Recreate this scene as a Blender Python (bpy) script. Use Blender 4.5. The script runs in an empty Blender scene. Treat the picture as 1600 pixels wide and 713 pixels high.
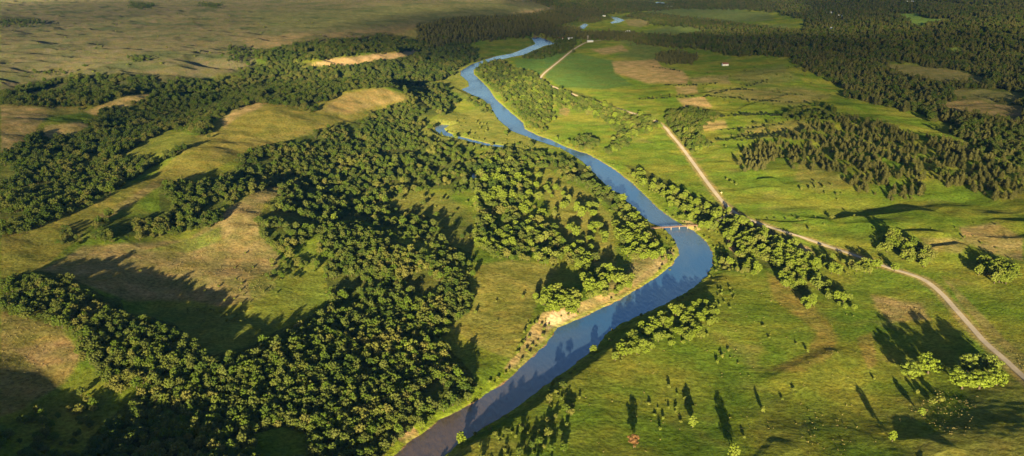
import bpy, math, random
import numpy as np
from mathutils import Vector
from mathutils.geometry import tessellate_polygon

sc = bpy.context.scene
COL = sc.collection
R = math.radians

# ------------------------------------------------------------------ camera
F = 1385.0                       # focal length in pixels of the 1600 px wide photograph
PITCH = R(16.7)
CAMZ = 350.0
cam_d = bpy.data.cameras.new('camera')
cam = bpy.data.objects.new('camera', cam_d); COL.objects.link(cam)
cam_d.sensor_width = 36.0; cam_d.lens = 36.0 * F / 1600.0
cam_d.clip_start = 5; cam_d.clip_end = 150000
cam.location = (0, 0, CAMZ); cam.rotation_euler = (math.pi/2 - PITCH, 0, 0)
sc.camera = cam

# ------------------------------------------------------------------ sky, sun, exposure
SUN_AZ = R(6.5)                  # direction the shadows run, to the right of straight ahead
SUN_EL = R(7.6)
world = bpy.data.worlds.new('World'); sc.world = world; world.use_nodes = True
wn = world.node_tree; wn.nodes.clear()
sky = wn.nodes.new('ShaderNodeTexSky'); sky.sky_type = 'NISHITA'; sky.sun_disc = False
sky.sun_elevation = SUN_EL; sky.sun_rotation = math.pi + SUN_AZ
sky.altitude = 600; sky.air_density = 1.0; sky.dust_density = 0.6; sky.ozone_density = 2.0
bg = wn.nodes.new('ShaderNodeBackground'); bg.inputs['Strength'].default_value = 0.05
wo = wn.nodes.new('ShaderNodeOutputWorld')
wn.links.new(sky.outputs[0], bg.inputs[0]); wn.links.new(bg.outputs[0], wo.inputs[0])
sd = bpy.data.lights.new('sun', 'SUN'); sd.energy = 5.0; sd.angle = R(0.5); sd.color = (1.0, 0.83, 0.46)
sun = bpy.data.objects.new('sun', sd); COL.objects.link(sun)
dv = Vector((math.sin(SUN_AZ)*math.cos(SUN_EL), math.cos(SUN_AZ)*math.cos(SUN_EL), -math.sin(SUN_EL)))
sun.rotation_euler = dv.to_track_quat('-Z', 'Y').to_euler()
sun.location = (-60, -300, 600)
sc.view_settings.view_transform = 'Standard'; sc.view_settings.look = 'None'
sc.view_settings.exposure = 1.72; sc.view_settings.gamma = 1.0
sc.view_settings.use_curve_mapping = False
sc.cycles.max_bounces = 4; sc.cycles.diffuse_bounces = 2; sc.cycles.glossy_bounces = 2
sc.cycles.volume_bounces = 0; sc.cycles.transmission_bounces = 2; sc.cycles.transparent_max_bounces = 32

# ------------------------------------------------------------------ geometry between picture and ground
cP, sP = math.cos(PITCH), math.sin(PITCH)
def proj(x, y, z):
    d = y*cP - (z-CAMZ)*sP
    u = y*sP + (z-CAMZ)*cP
    d = np.where(d > 1, d, 1)
    return 800 + F*x/d, 356.5 - F*u/d
def ray(px, py):
    a = (px-800)/F; b = (356.5-py)/F
    return a, cP + b*sP, -sP + b*cP
def unproj(px, py, z=0.0):
    dx, dy, dz = ray(px, py); t = (z-CAMZ)/dz
    return dx*t, dy*t

# ------------------------------------------------------------------ noise
def _h(ix, iy, s):
    n = (ix.astype(np.int64)*374761393 + iy.astype(np.int64)*668265263 + s*1442695041) & 0xffffffff
    n = ((n ^ (n >> 13))*1274126177) & 0xffffffff
    n = n ^ (n >> 16)
    return (n & 0xffff)/65535.0*2*math.pi
def perlin(x, y, s=0):
    ix, iy = np.floor(x), np.floor(y); fx, fy = x-ix, y-iy
    def g(dx, dy):
        a = _h(ix+dx, iy+dy, s); return np.cos(a)*(fx-dx) + np.sin(a)*(fy-dy)
    u = fx*fx*fx*(fx*(fx*6-15)+10); v = fy*fy*fy*(fy*(fy*6-15)+10)
    return 1.45*((g(0,0)*(1-u)+g(1,0)*u)*(1-v) + (g(0,1)*(1-u)+g(1,1)*u)*v)
def fbm(x, y, s=0, o=3):
    r = 0; a = 1.0; t = 0
    for k in range(o):
        r = r + a*perlin(x*2**k, y*2**k, s+k*17); t += a; a *= .5
    return r/t
def sstep(a, b, x):
    t = np.clip((x-a)/(b-a), 0, 1); return t*t*(3-2*t)

def seg_dist(px, py, P, closed=True):
    """distance to polyline, index-parameter of nearest point, signed side"""
    n = len(P); best = np.full(px.shape, 1e18); par = np.zeros(px.shape); side = np.zeros(px.shape)
    for i in range(n if closed else n-1):
        ax, ay = P[i]; bx, by = P[(i+1) % n]
        ex, ey = bx-ax, by-ay; L = ex*ex+ey*ey+1e-12
        t = np.clip(((px-ax)*ex+(py-ay)*ey)/L, 0, 1)
        dx, dy = px-ax-t*ex, py-ay-t*ey; d = dx*dx+dy*dy
        m = d < best
        best = np.where(m, d, best); par = np.where(m, i+t, par)
        side = np.where(m, ex*dy-ey*dx, side)
    return np.sqrt(best), par, np.sign(side)
def inside(px, py, P):
    r = np.zeros(px.shape, bool); n = len(P); j = n-1
    for i in range(n):
        xi, yi = P[i]; xj, yj = P[j]
        if yi != yj:
            c = ((yi > py) != (yj > py)) & (px < (xj-xi)*(py-yi)/(yj-yi)+xi)
            r ^= c
        j = i
    return r
def sdist(px, py, P, pad):
    """signed distance (inside negative), only computed within pad of the bounding box; elsewhere = pad"""
    A = np.array(P); m = (px > A[:,0].min()-pad) & (px < A[:,0].max()+pad) & (py > A[:,1].min()-pad) & (py < A[:,1].max()+pad)
    out = np.full(px.shape, float(pad))
    if m.any():
        q, w = px[m], py[m]; d, _, _ = seg_dist(q, w, P); i = inside(q, w, P)
        out[m] = np.where(i, -d, np.minimum(d, pad))
    return out
def catmull(P, k=6):
    P = [np.array(p, float) for p in P]; Q = [2*P[0]-P[1]] + P + [2*P[-1]-P[-2]]; o = []
    for i in range(1, len(Q)-2):
        for j in range(k):
            t = j/k
            o.append(.5*((2*Q[i])+(-Q[i-1]+Q[i+1])*t+(2*Q[i-1]-5*Q[i]+4*Q[i+1]-Q[i+2])*t*t+(-Q[i-1]+3*Q[i]-3*Q[i+1]+Q[i+2])*t**3))
    o.append(P[-1]); return [tuple(p) for p in o]

# ------------------------------------------------------------------ waters (outlines as seen, laid on the water level z = 0)
RIV_L = [(520,830),(560,780),(592,735),(619,712),(636,694),(656,682),(686,658),(720,641),(754,621),(774,608),(800,589),(822,567),(832,558),(855,537),(871,513),(898,502),(918,493),(958,474),(975,465),(1002,449),(1029,432),(1050,415),(1062,398),(1059,385),(1049,368),(1036,356),(1015,348),(1002,336),(988,321),(968,307),(948,290),(928,270),(911,253),(891,240),(877,232),(858,226),(837,219),(800,205),(780,188),(767,168),(758,158),(750,153),(737,148),(721,140),(733,135),(732,128),(720,118),(720,111),(737,101),(757,94),(777,88),(800,84),(820,76),(837,69),(830,59)]
RIV_R = [(844,58),(869,69),(850,72),(834,79),(817,86),(800,89),(784,93),(757,101),(740,109),(740,116),(753,128),(765,141),(774,155),(800,178),(817,192),(820,202),(840,212),(861,219),(881,229),(904,237),(916,240),(935,250),(962,267),(988,287),(1009,307),(1029,327),(1056,346),(1083,361),(1103,378),(1113,395),(1113,415),(1103,432),(1083,449),(1063,462),(1040,475),(1015,486),(968,507),(945,523),(931,544),(904,564),(881,581),(844,608),(800,641),(757,668),(723,688),(693,712),(660,745),(620,800),(590,850)]
WATERS = [(RIV_L+RIV_R, 26),
  ([(680,199),(690,195),(703,196),(694,201),(697,206),(712,212),(735,218),(760,224),(787,228),(786,231),(758,227),(733,221),(710,215),(700,214),(688,209),(681,204)], 22),
  ([(739,270),(743,274),(744,283),(742,288),(739,284),(738,275)], 18),
  ([(898,46),(905,42),(914,37),(919,39),(912,45)], 120),
  ([(955,26),(966,28),(976,32),(968,35),(956,37),(954,35),(962,32),(958,30)], 120),
  ([(1026,3),(1040,5),(1050,7),(1036,10),(1022,7)], 150)]
WPOLY = [([unproj(*p) for p in P], w) for P, w in WATERS]

# ------------------------------------------------------------------ relief: heights read off at picture points
CTRL = [ (903,50,3),(905,34,4),(928,42,4),(965,24,4),(965,42,4),(1035,13,5),(1035,2,5),(940,52,5),(890,54,8), # picture x, picture y, height above the river
 (760,700,12),(900,602,12),(950,565,11),(1005,525,10),(850,640,12),(1055,492,9),(1112,448,6),(800,685,12),(540,380,15),(620,402,13),(700,440,11),(760,560,4),(600,713,7),(850,430,4),(700,600,6),(960,430,3.5),(1000,395,4),(850,500,8),(825,545,7.5),(790,480,5),
 (400,713,13),(200,713,14),(0,713,17),(-60,700,26),(60,795,30),(230,810,24),(-150,600,32),(100,640,14),(0,600,20),(60,560,22),(0,500,26),(110,500,26),(60,445,30),(190,510,24),(300,560,20),
 (150,440,26),(230,450,14),(300,490,10),(240,490,12),(380,530,14),(500,560,12),(480,470,9),(400,470,13),(330,430,18),(380,360,26),(430,300,28),(300,390,18),
 (100,400,30),(30,400,34),(160,345,36),(220,300,38),(300,250,42),(0,350,36),(100,300,28),(200,270,30),(60,250,28),(240,215,34),(330,230,42),
 (270,330,30),(380,280,24),(345,265,34),(430,250,26),(400,190,48),(480,172,46),(400,158,50),(350,175,40),(560,150,50),(600,142,50),(640,155,36),(520,195,34),(600,180,22),(660,200,8),(560,215,16),
 (340,150,26),(440,130,22),(500,140,22),(300,180,20),(200,200,22),(100,225,24),(20,225,34),(110,200,36),(40,175,38),(200,155,44),(130,150,32),(300,130,38),
 (600,120,20),(660,110,12),(700,90,12),(560,92,50),(620,86,50),(500,100,46),(440,88,42),(540,72,48),
 (0,120,50),(150,110,52),(300,105,54),(400,70,58),(0,60,60),(200,50,62),(400,30,64),(600,45,60),(640,30,62),(750,20,64),(850,12,60),(700,50,44),(760,42,40),(850,35,34),(780,60,20),(0,10,70),(400,4,70),
 (540,330,6),(620,350,5),(700,300,4),(600,250,6),(720,180,4),(680,170,8),(660,220,5),(820,300,4),(900,320,4),(640,440,7),(450,380,18),(420,410,14),
 (720,100,5),(790,75,6),(880,50,10),(950,40,6),(1000,20,8),
 (830,150,4),(880,200,4),(920,170,5),(900,110,5),(960,80,8),(920,60,8),(1000,220,4),(1100,250,5),(1050,300,4),(980,240,3.5),
 (1000,120,8),(1060,100,12),(1133,104,16),(1050,85,12),(1000,60,10),(1100,60,14),(1180,60,18),
 (1150,140,13),(1080,145,9),(1200,100,24),(1240,120,22),(1230,150,16),(1180,170,11),(1120,200,8),(1200,200,11),(1150,235,7),
 (1290,130,10),(1340,155,7),(1400,170,8),(1450,195,9),(1520,215,10),(1590,240,12),
 (1270,165,18),(1300,180,20),(1380,190,22),(1450,225,22),(1330,230,20),(1400,265,24),(1500,265,28),(1580,290,28),(1340,290,16),(1250,240,12),(1200,260,9),
 (1200,310,6),(1300,325,7),(1400,320,12),(1500,310,17),(1440,345,13),(1540,345,18),(1600,330,22),(1300,370,6),(1400,385,9),(1480,400,10),(1560,400,14),(1600,470,11),(1450,440,7),(1560,540,9),
 (1130,400,3.5),(1200,400,5),(1300,430,5),(1250,500,7),(1300,560,8),(1180,560,5),(1050,560,7),(950,620,9),(1100,680,6),(860,700,11),(1250,680,10),(1350,650,7),(1450,600,7),(1540,620,11),(1500,690,16),(1420,700,13),(1600,680,19),
 (1300,90,40),(1400,100,30),(1450,70,62),(1550,80,60),(1350,60,60),(1270,50,44),(1200,45,16),(1200,20,20),(1100,20,10),(1300,20,70),(1400,30,90),(1500,50,84),(1600,50,100),(1450,125,18),(1540,120,24),(1600,130,30),(1500,165,14),(1600,185,20),(1450,8,110),(1580,8,130),(1300,4,90),(1100,3,40),(950,5,50),
]
def cpt(px, py, z):
    x, y = unproj(px, py, z); return math.atan2(x, y), .5*math.log(x*x+y*y), z
_C = np.array([cpt(*c) for c in CTRL] + [(a, l, z) for a, l, z in ((-.75,6.0,14),(-.75,6.8,34),(-.75,7.6,50),(-.75,8.4,62),(.75,6.0,14),(.75,6.8,20),(.75,7.6,26),(.75,8.4,80),(0,5.9,5),(-.35,5.9,12),(.35,5.9,10),(0,9.5,60),(-.5,9.5,75),(.5,9.5,130))])
def _U(r2): return np.where(r2 > 1e-12, .5*r2*np.log(np.maximum(r2, 1e-12)), 0)
_n = len(_C)
_K = _U((_C[:,None,0]-_C[None,:,0])**2 + (_C[:,None,1]-_C[None,:,1])**2) + np.eye(_n)*4e-4
_Pm = np.c_[np.ones(_n), _C[:,:2]]
_W = np.linalg.solve(np.block([[_K, _Pm], [_Pm.T, np.zeros((3,3))]]), np.r_[_C[:,2], 0, 0, 0])
def tps(x, y):
    a = np.clip(np.arctan2(x, y), -.75, .75); l = np.clip(.5*np.log(x*x+y*y+1), 5.9, 9.5)
    out = _W[_n] + _W[_n+1]*a + _W[_n+2]*l
    for i in range(_n):
        out += _W[i]*_U((a-_C[i,0])**2+(l-_C[i,1])**2)
    return out

# terraces and small scarps: crest line as seen, its height, width of the near slope, width of the far drop
SCARP = [([(1040,134),(1090,134),(1122,130)],3.5,60,14),([(1100,152),(1130,144),(1145,141),(1178,142)],5,60,14),([(1000,156),(1060,153),(1110,151),(1160,156),(1240,161)],4,60,12),
 ([(1085,188),(1130,184),(1190,183),(1250,184)],4,50,12),([(1105,207),(1150,204),(1235,195)],2.5,50,8),([(1120,222),(1160,221),(1200,219),(1260,222),(1300,224)],5,60,12),
 ([(1150,178),(1185,165),(1215,158),(1240,150)],4,60,12),([(1240,192),(1300,195),(1340,200)],6,60,12),
 ([(1300,349),(1336,346),(1370,342),(1420,339),(1455,334)],5.5,80,12),([(1180,346),(1230,352),(1290,348)],1.6,40,5),
 ([(1398,373),(1420,371),(1450,371),(1485,374)],3,50,9),([(1528,352),(1560,351),(1600,355),(1640,356)],3,60,10),([(1452,397),(1480,392),(1512,386)],4.5,40,8),
 ([(1180,285),(1215,282)],3,30,8),([(1400,692),(1440,690),(1475,700),(1500,712)],1.8,40,8),([(1195,690),(1225,697),(1250,708)],1,40,8),
([(1190,610),(1230,585),(1290,560),(1330,545)],2,40,12),
 ([(905,262),(880,255),(855,250)],.5,20,5),([(150,385),(190,375)],1.5,30,6),([(300,520),(350,515),(420,505)],3,40,10),
 ([(860,148),(900,158),(960,178)],1.2,30,6),([(360,345),(400,330),(430,318)],3,40,12),
 ([(0,172),(40,172),(80,180)],5,80,20),([(0,192),(60,196)],4,60,20),([(520,172),(560,166),(610,170)],4,70,20),
 ([(1280,165),(1320,170),(1350,180)],6,80,20),([(1380,128),(1440,128),(1530,131)],12,120,40),([(1470,190),(1540,192),(1600,196)],9,120,30),
 ([(1240,120),(1215,118),(1190,122)],6,100,30),([(1200,360),(1235,368),(1262,382)],1.5,25,5)]
_SC = []
for P, A, wn_, ws_ in SCARP:
    Q = []
    for px, py in catmull(P, 4):
        x, y = unproj(px, py, 10)
        for _ in range(6):
            z = float(tps(np.array([x]), np.array([y]))[0]); x, y = unproj(px, py, z)
        Q.append((x, y))
    _SC.append((Q, A, wn_, ws_))
ROUGH = [([(0,0),(870,0),(880,14),(800,26),(655,40),(560,60),(400,75),(400,105),(300,122),(0,140)], 1.0)]

def height(x, y):
    x = np.asarray(x, float); y = np.asarray(y, float)
    h = tps(x, y); r = np.hypot(x, y)
    lw = sstep(20, -120, x) if False else (1-sstep(-260, -60, x))*(1-sstep(2600, 3400, r))
    h = h + .38*(h-19)*sstep(8, 18, h)*lw
    # roughness grows with height above the river flat
    up = sstep(5, 30, h)
    h = h + fbm(x/150, y/150, 3, 3)*(.8 + 4.4*up + 1.6*up*lw) + fbm(x/45, y/45, 9, 3)*(.5 + 1.2*up) + fbm(x/12, y/12, 21, 2)*.25
    rw = sstep(230, 420, x)*sstep(1000, 1250, r)*(1-sstep(2500, 3600, r)); h = h + rw*((1-np.abs(fbm(x/230, y/190, 91, 3))*2.2)*5 + fbm(x/70, y/60, 95, 2)*2.0)
    left = sstep(40, 56, h)*sstep(2000, 2600, r)*(x < 900)
    h = h + left*(1-np.abs(fbm(x/260, y/150, 31, 3))*2.4)*15 + left*fbm(x/80, y/60, 37, 2)*3
    for Q, A, a, b in _SC:
        X = np.array(Q); m = (x > X[:,0].min()-3*a) & (x < X[:,0].max()+3*a) & (y > X[:,1].min()-3*a) & (y < X[:,1].max()+3*a)
        if not m.any(): continue
        d, t, _ = seg_dist(x[m], y[m], Q, False); t = t/(len(Q)-1)
        # far side = farther along the shadow direction than the nearest crest point
        ax = np.interp(t*(len(Q)-1), np.arange(len(Q)), X[:,0]); ay = np.interp(t*(len(Q)-1), np.arange(len(Q)), X[:,1])
        far = ((x[m]-ax)*math.sin(SUN_AZ)+(y[m]-ay)*math.cos(SUN_AZ)) > 0
        w = np.where(far, b, a); taper = np.clip(np.minimum(t, 1-t)*5, 0, 1)
        h[m] += A*np.exp(-(d/w)**2)*taper
    h = np.maximum(h, 1.6 + .5*fbm(x/30, y/30, 5, 2))
    for P, wd in WPOLY:
        d = sdist(x, y, P, 400.0) + fbm(x/14, y/14, 77, 3)*2.8
        bank = 1.0 + .3*fbm(x/9, y/9, 8, 2)
        out = bank*sstep(0, 2.5, d) + np.maximum(h-bank, 0)*sstep(2, wd, d)
        h = np.where(d > 0, np.where(d < wd+5, out, h), np.maximum(-.55*(-d)**.8, -2.0))
    return h

def ground(px, py, it=9):
    x, y = unproj(px, py, 5.0)
    for _ in range(it):
        z = float(height(np.array([x]), np.array([y]))[0]); x, y = unproj(px, py, z)
    return x, y, z
def ground_many(P, it=8):
    P = np.array(P, float); z = np.full(len(P), 8.0)
    for _ in range(it):
        dx, dy, dz = ray(P[:,0], P[:,1]); t = (z-CAMZ)/dz; x, y = dx*t, dy*t; z = .5*z + .5*height(x, y)
    return x, y, z

# ------------------------------------------------------------------ materials
def nmat(name):
    m = bpy.data.materials.new(name); m.use_nodes = True; t = m.node_tree; t.nodes.clear()
    o = t.nodes.new('ShaderNodeOutputMaterial'); b = t.nodes.new('ShaderNodeBsdfPrincipled')
    t.links.new(b.outputs[0], o.inputs[0]); b.inputs['Roughness'].default_value = .9
    b.inputs['Specular IOR Level'].default_value = .1
    return m, t, b
def simple(name, col, rough=.8, var=.25, scale=.8, spec=.2, bump=0):
    m, t, b = nmat(name); L = t.links
    tc = t.nodes.new('ShaderNodeTexCoord'); nz = t.nodes.new('ShaderNodeTexNoise'); nz.inputs['Scale'].default_value = scale; nz.inputs['Detail'].default_value = 5
    L.new(tc.outputs['Object'], nz.inputs['Vector'])
    mx = t.nodes.new('ShaderNodeMix'); mx.data_type = 'RGBA'
    mx.inputs['A'].default_value = (*[c*(1-var) for c in col], 1); mx.inputs['B'].default_value = (*[min(1, c*(1+var)) for c in col], 1)
    L.new(nz.outputs[0], mx.inputs['Factor']); L.new(mx.outputs['Result'], b.inputs['Base Color'])
    b.inputs['Roughness'].default_value = rough; b.inputs['Specular IOR Level'].default_value = spec
    if bump:
        bp = t.nodes.new('ShaderNodeBump'); bp.inputs['Distance'].default_value = bump; L.new(nz.outputs[0], bp.inputs['Height']); L.new(bp.outputs[0], b.inputs['Normal'])
    return m
def leafmat(name, cols, transl=.08):
    m, t, b = nmat(name); L = t.links
    oi = t.nodes.new('ShaderNodeObjectInfo'); rp = t.nodes.new('ShaderNodeValToRGB'); el = rp.color_ramp.elements
    while len(el) < len(cols): el.new(.5)
    for i, c in enumerate(cols): el[i].position = i/(len(cols)-1); el[i].color = (*c, 1)
    ge = t.nodes.new('ShaderNodeNewGeometry'); wz = t.nodes.new('ShaderNodeTexNoise'); wz.inputs['Scale'].default_value = .013; wz.inputs['Detail'].default_value = 3; L.new(ge.outputs['Position'], wz.inputs['Vector'])
    wr = t.nodes.new('ShaderNodeMapRange'); wr.inputs['From Min'].default_value = .33; wr.inputs['From Max'].default_value = .67; wr.inputs['To Min'].default_value = -.05; wr.inputs['To Max'].default_value = .55; L.new(wz.outputs[0], wr.inputs['Value'])
    am = t.nodes.new('ShaderNodeMath'); am.operation = 'MULTIPLY_ADD'; L.new(oi.outputs['Random'], am.inputs[0]); am.inputs[1].default_value = .5; L.new(wr.outputs[0], am.inputs[2]); L.new(am.outputs[0], rp.inputs[0])
    tc = t.nodes.new('ShaderNodeTexCoord'); nz = t.nodes.new('ShaderNodeTexNoise'); nz.inputs['Scale'].default_value = .55; nz.inputs['Detail'].default_value = 3
    L.new(tc.outputs['Object'], nz.inputs['Vector'])
    mr = t.nodes.new('ShaderNodeMapRange'); mr.inputs['From Min'].default_value = .3; mr.inputs['From Max'].default_value = .7; mr.inputs['To Min'].default_value = .65; mr.inputs['To Max'].default_value = 1.3
    L.new(nz.outputs[0], mr.inputs['Value'])
    vm = t.nodes.new('ShaderNodeVectorMath'); vm.operation = 'SCALE'; L.new(rp.outputs[0], vm.inputs[0]); L.new(mr.outputs[0], vm.inputs['Scale'])
    L.new(vm.outputs[0], b.inputs['Base Color']); b.inputs['Roughness'].default_value = .65; b.inputs['Specular IOR Level'].default_value = .15
    tr = t.nodes.new('ShaderNodeBsdfTranslucent'); L.new(vm.outputs[0], tr.inputs[0])
    mx = t.nodes.new('ShaderNodeMixShader'); mx.inputs[0].default_value = transl
    L.new(b.outputs[0], mx.inputs[1]); L.new(tr.outputs[0], mx.inputs[2])
    L.new(mx.outputs[0], [n for n in t.nodes if n.type == 'OUTPUT_MATERIAL'][0].inputs[0])
    return m
M_OAK = leafmat('oak_leaves', [(.045,.075,.012),(.06,.095,.012),(.10,.115,.026),(.075,.12,.010),(.15,.145,.034),(.15,.16,.03)])
M_COT = leafmat('cottonwood_leaves', [(.14,.17,.03),(.15,.20,.018),(.17,.17,.045)])
M_PINE = leafmat('pine_needles', [(.07,.08,.022),(.135,.13,.036),(.105,.105,.03)], .05)
M_BUSH = leafmat('shrub_leaves', [(.13,.18,.02),(.17,.18,.035),(.11,.15,.02)])
M_RUST = leafmat('russet_leaves', [(.16,.085,.035),(.17,.09,.04)])
M_TUFT = leafmat('dry_grass_blades', [(.30,.22,.09),(.24,.20,.07),(.33,.23,.11)])
M_BARK = simple('bark', (.11,.085,.06), .9, .4, 2.0)

# ------------------------------------------------------------------ ground sheet
fine_az = np.linspace(-.62, .62, 1050)
az = np.r_[np.linspace(-math.pi, -.66, 40), fine_az, np.linspace(.66, math.pi, 40)[:-1]]
dep = np.linspace(R(33.0), R(1.7), 1050)
rr = np.r_[np.linspace(40, 500, 24), CAMZ/np.tan(dep), np.geomspace(12600, 90000, 24)]
AZ, RR = np.meshgrid(az, rr); GX = (RR*np.sin(AZ)).ravel(); GY = (RR*np.cos(AZ)).ravel()
GH = height(GX, GY)
nr, nc = len(rr), len(az)
V = np.empty((nr*nc+1, 3)); V[:-1,0] = GX; V[:-1,1] = GY; V[:-1,2] = GH; V[-1] = (0, 0, float(GH[:nc].mean()))
idx = np.arange(nr*nc).reshape(nr, nc); nx = np.roll(idx, -1, axis=1)
Q = np.stack([idx[:-1], idx[1:], nx[1:], nx[:-1]], -1).reshape(-1, 4)[:, ::-1]
T = np.stack([np.full(nc, nr*nc), idx[0], nx[0]], -1)[:, ::-1]
me = bpy.data.meshes.new('ground'); me.vertices.add(len(V)); me.vertices.foreach_set('co', V.ravel())
loops = np.r_[Q.ravel(), T.ravel()]; me.loops.add(len(loops)); me.loops.foreach_set('vertex_index', loops.astype(np.int32))
me.polygons.add(len(Q)+len(T))
me.polygons.foreach_set('loop_start', np.r_[np.arange(len(Q))*4, len(Q)*4+np.arange(len(T))*3].astype(np.int32))
me.polygons.foreach_set('use_smooth', np.ones(len(Q)+len(T), bool))
me.update(); me.validate()
ground_o = bpy.data.objects.new('ground', me); COL.objects.link(ground_o); ground_o['kind'] = 'structure'

# ---- tree zones: outline in the picture of each wood, what grows there and how thickly
Z = []
def zone(poly, mix, dens, phrase, size=1.0, grp=None): Z.append(dict(poly=poly, mix=mix, dens=dens, phrase=phrase, size=size, grp=grp))
zone([(505,350),(560,352),(600,370),(645,390),(700,412),(732,440),(738,475),(722,492),(700,502),(690,530),(712,560),(735,585),(745,605),(735,625),(700,643),(660,655),(625,675),(600,700),(575,760),(90,780),(140,690),(210,625),(230,600),(265,590),(330,560),(390,545),(430,522),(480,503),(515,472),(508,440),(512,405),(498,378)], {'oak':.9,'cotton':.1}, .93, 'in the big dense wood left of the near river reach', 1.0, 'round oaks filling the near wood')
zone([(0,436),(60,428),(110,438),(160,468),(188,470),(192,490),(270,508),(312,545),(335,560),(262,592),(200,602),(180,610),(158,592),(152,570),(128,560),(118,530),(98,510),(70,500),(20,492),(0,484)], {'oak':1}, .93, 'in the wooded ridge at the lower left', 1.0, 'oaks of the lower left ridge')
zone([(30,650),(120,600),(160,620),(120,700),(90,790),(-60,800),(-40,690)], {'oak':1}, .38, 'loosely spaced in the shade of the bottom left corner', .9, 'scattered oaks in the bottom left corner')
zone([(535,335),(620,330),(672,342),(692,368),(702,386),(742,402),(745,418),(735,438),(700,412),(640,374),(560,352)], {'bush':.55,'oak':.45}, .5, 'in the shaded dip behind the near wood', .75)
zone([(440,290),(455,265),(520,245),(600,215),(640,213),(700,224),(745,245),(800,233),(860,240),(900,258),(940,282),(975,318),(980,330),(955,322),(925,300),(880,275),(840,262),(820,262),(800,262),(760,262),(742,268),(745,300),(700,300),(640,298),(610,303),(600,320),(630,330),(672,342),(690,368),(700,386),(740,402),(742,415),(700,402),(640,372),(560,350),(520,346),(510,356),(470,380),(450,402),(430,382),(405,362),(402,345),(430,310)], {'oak':.85,'cotton':.15}, .66, 'in the bottomland wood inside the river bend', 1.05)
zone([(742,268),(790,245),(825,262),(835,300),(832,330),(868,358),(890,392),(935,400),(930,414),(900,410),(870,415),(840,402),(780,402),(746,380),(745,330),(742,300)], {'oak':.6,'cotton':.4}, .5, 'in the broken grove right of the bottomland wood', 1.1)
zone([(838,455),(880,452),(905,465),(900,485),(850,481)], {'cotton':1}, .8, 'in the grove above the pale cut bank', 1.1)
zone([(886,398),(925,400),(925,420),(890,418)], {'cotton':1}, .7, 'in the strip at the end of the meadow grove', 1.1)
zone([(915,432),(945,420),(985,428),(990,445),(955,458),(915,462)], {'cotton':1}, .45, 'in the loose grove on the point of the river bend', 1.1)
zone([(965,362),(1000,350),(1016,368),(1035,385),(1030,402),(982,402)], {'oak':.4,'cotton':.6}, .85, 'in the clump left of the footbridge', 1.1)
zone([(900,258),(945,282),(990,325),(1010,345),(985,345),(955,328),(925,298),(885,272)], {'cotton':.6,'bush':.4}, .65, 'lining the left river bank upstream of the bridge', 1.0)
zone([(630,135),(690,133),(712,158),(692,178),(660,195),(642,215),(646,245),(600,258),(560,262),(480,266),(455,262),(440,285),(410,292),(380,302),(352,320),(348,338),(320,352),(290,358),(270,362),(240,366),(215,372),(190,376),(150,370),(148,345),(165,333),(210,336),(240,330),(230,297),(245,282),(300,278),(345,278),(375,262),(370,242),(400,232),(440,222),(500,203),(520,190),(600,172),(640,156)], {'oak':1}, .93, 'in the wooded ravine below the grassy ridge', 1.05)
zone([(85,358),(110,352),(130,368),(125,380),(95,378)], {'oak':.7,'bush':.3}, .8, 'in the small clump on the left open slope', .8)
zone([(0,240),(60,205),(130,208),(200,232),(245,248),(248,265),(235,276),(210,290),(170,305),(130,325),(60,350),(45,362),(10,370),(0,370)], {'oak':1}, .93, 'in the wood above the far left grass strip', 1.1)
zone([(0,145),(60,130),(110,122),(200,118),(290,124),(330,128),(400,104),(440,98),(500,104),(545,104),(600,95),(650,88),(660,80),(720,66),(745,80),(740,95),(715,105),(700,120),(662,128),(655,132),(600,135),(560,136),(530,142),(525,150),(500,163),(488,174),(460,165),(400,158),(350,175),(330,188),(332,208),(312,212),(295,202),(262,205),(225,222),(200,242),(130,210),(60,205),(150,190),(170,165),(60,165),(0,166)], {'oak':1}, .93, 'in the long wooded valley under the prairie', 1.15)
zone([(252,226),(275,220),(305,232),(300,246),(270,250),(255,240)], {'oak':1}, .85, 'in the round clump on the ridge side', 1.0)
zone([(400,82),(455,72),(500,62),(560,62),(600,55),(640,62),(672,70),(690,78),(640,82),(600,82),(560,84),(510,92),(440,97),(405,94)], {'oak':.8,'pine':.2}, .9, 'in the far wood at the edge of the prairie', 1.2)
zone([(655,42),(690,32),(740,26),(800,28),(840,22),(870,14),(930,14),(945,24),(955,34),(915,42),(900,52),(960,50),(990,52),(1005,58),(985,62),(900,60),(870,60),(840,54),(800,58),(740,66),(690,78),(655,64)], {'pine':.75,'oak':.25}, .95, 'in the dark far forest left of the river', 1.25)
zone([(745,96),(770,90),(800,108),(832,114),(850,128),(868,146),(858,160),(860,172),(855,190),(845,205),(822,188),(798,162),(772,138),(748,115)], {'oak':.7,'cotton':.3}, .88, 'in the belt along the right bank upstream', 1.1)
zone([(868,138),(900,148),(960,170),(1020,188),(1030,196),(1010,206),(990,216),(960,236),(945,240),(968,206),(940,186),(900,170),(866,166)], {'oak':.7,'cotton':.3}, .75, 'in the belt along the valley road', 1.1)
zone([(898,218),(920,212),(936,222),(930,234),(905,232)], {'oak':1}, .8, 'in the small grove right of the river', 1.1)
zone([(870,60),(900,62),(895,80),(870,84),(850,90),(820,90),(850,78),(868,72)], {'oak':1}, .8, 'on the river bank beside the far white sheds', 1.2)
zone([(1045,176),(1080,168),(1125,180),(1095,200),(1090,214),(1112,225),(1085,236),(1062,218),(1042,200)], {'oak':.8,'cotton':.2}, .85, 'in the grove right of the valley road', 1.15)
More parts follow.
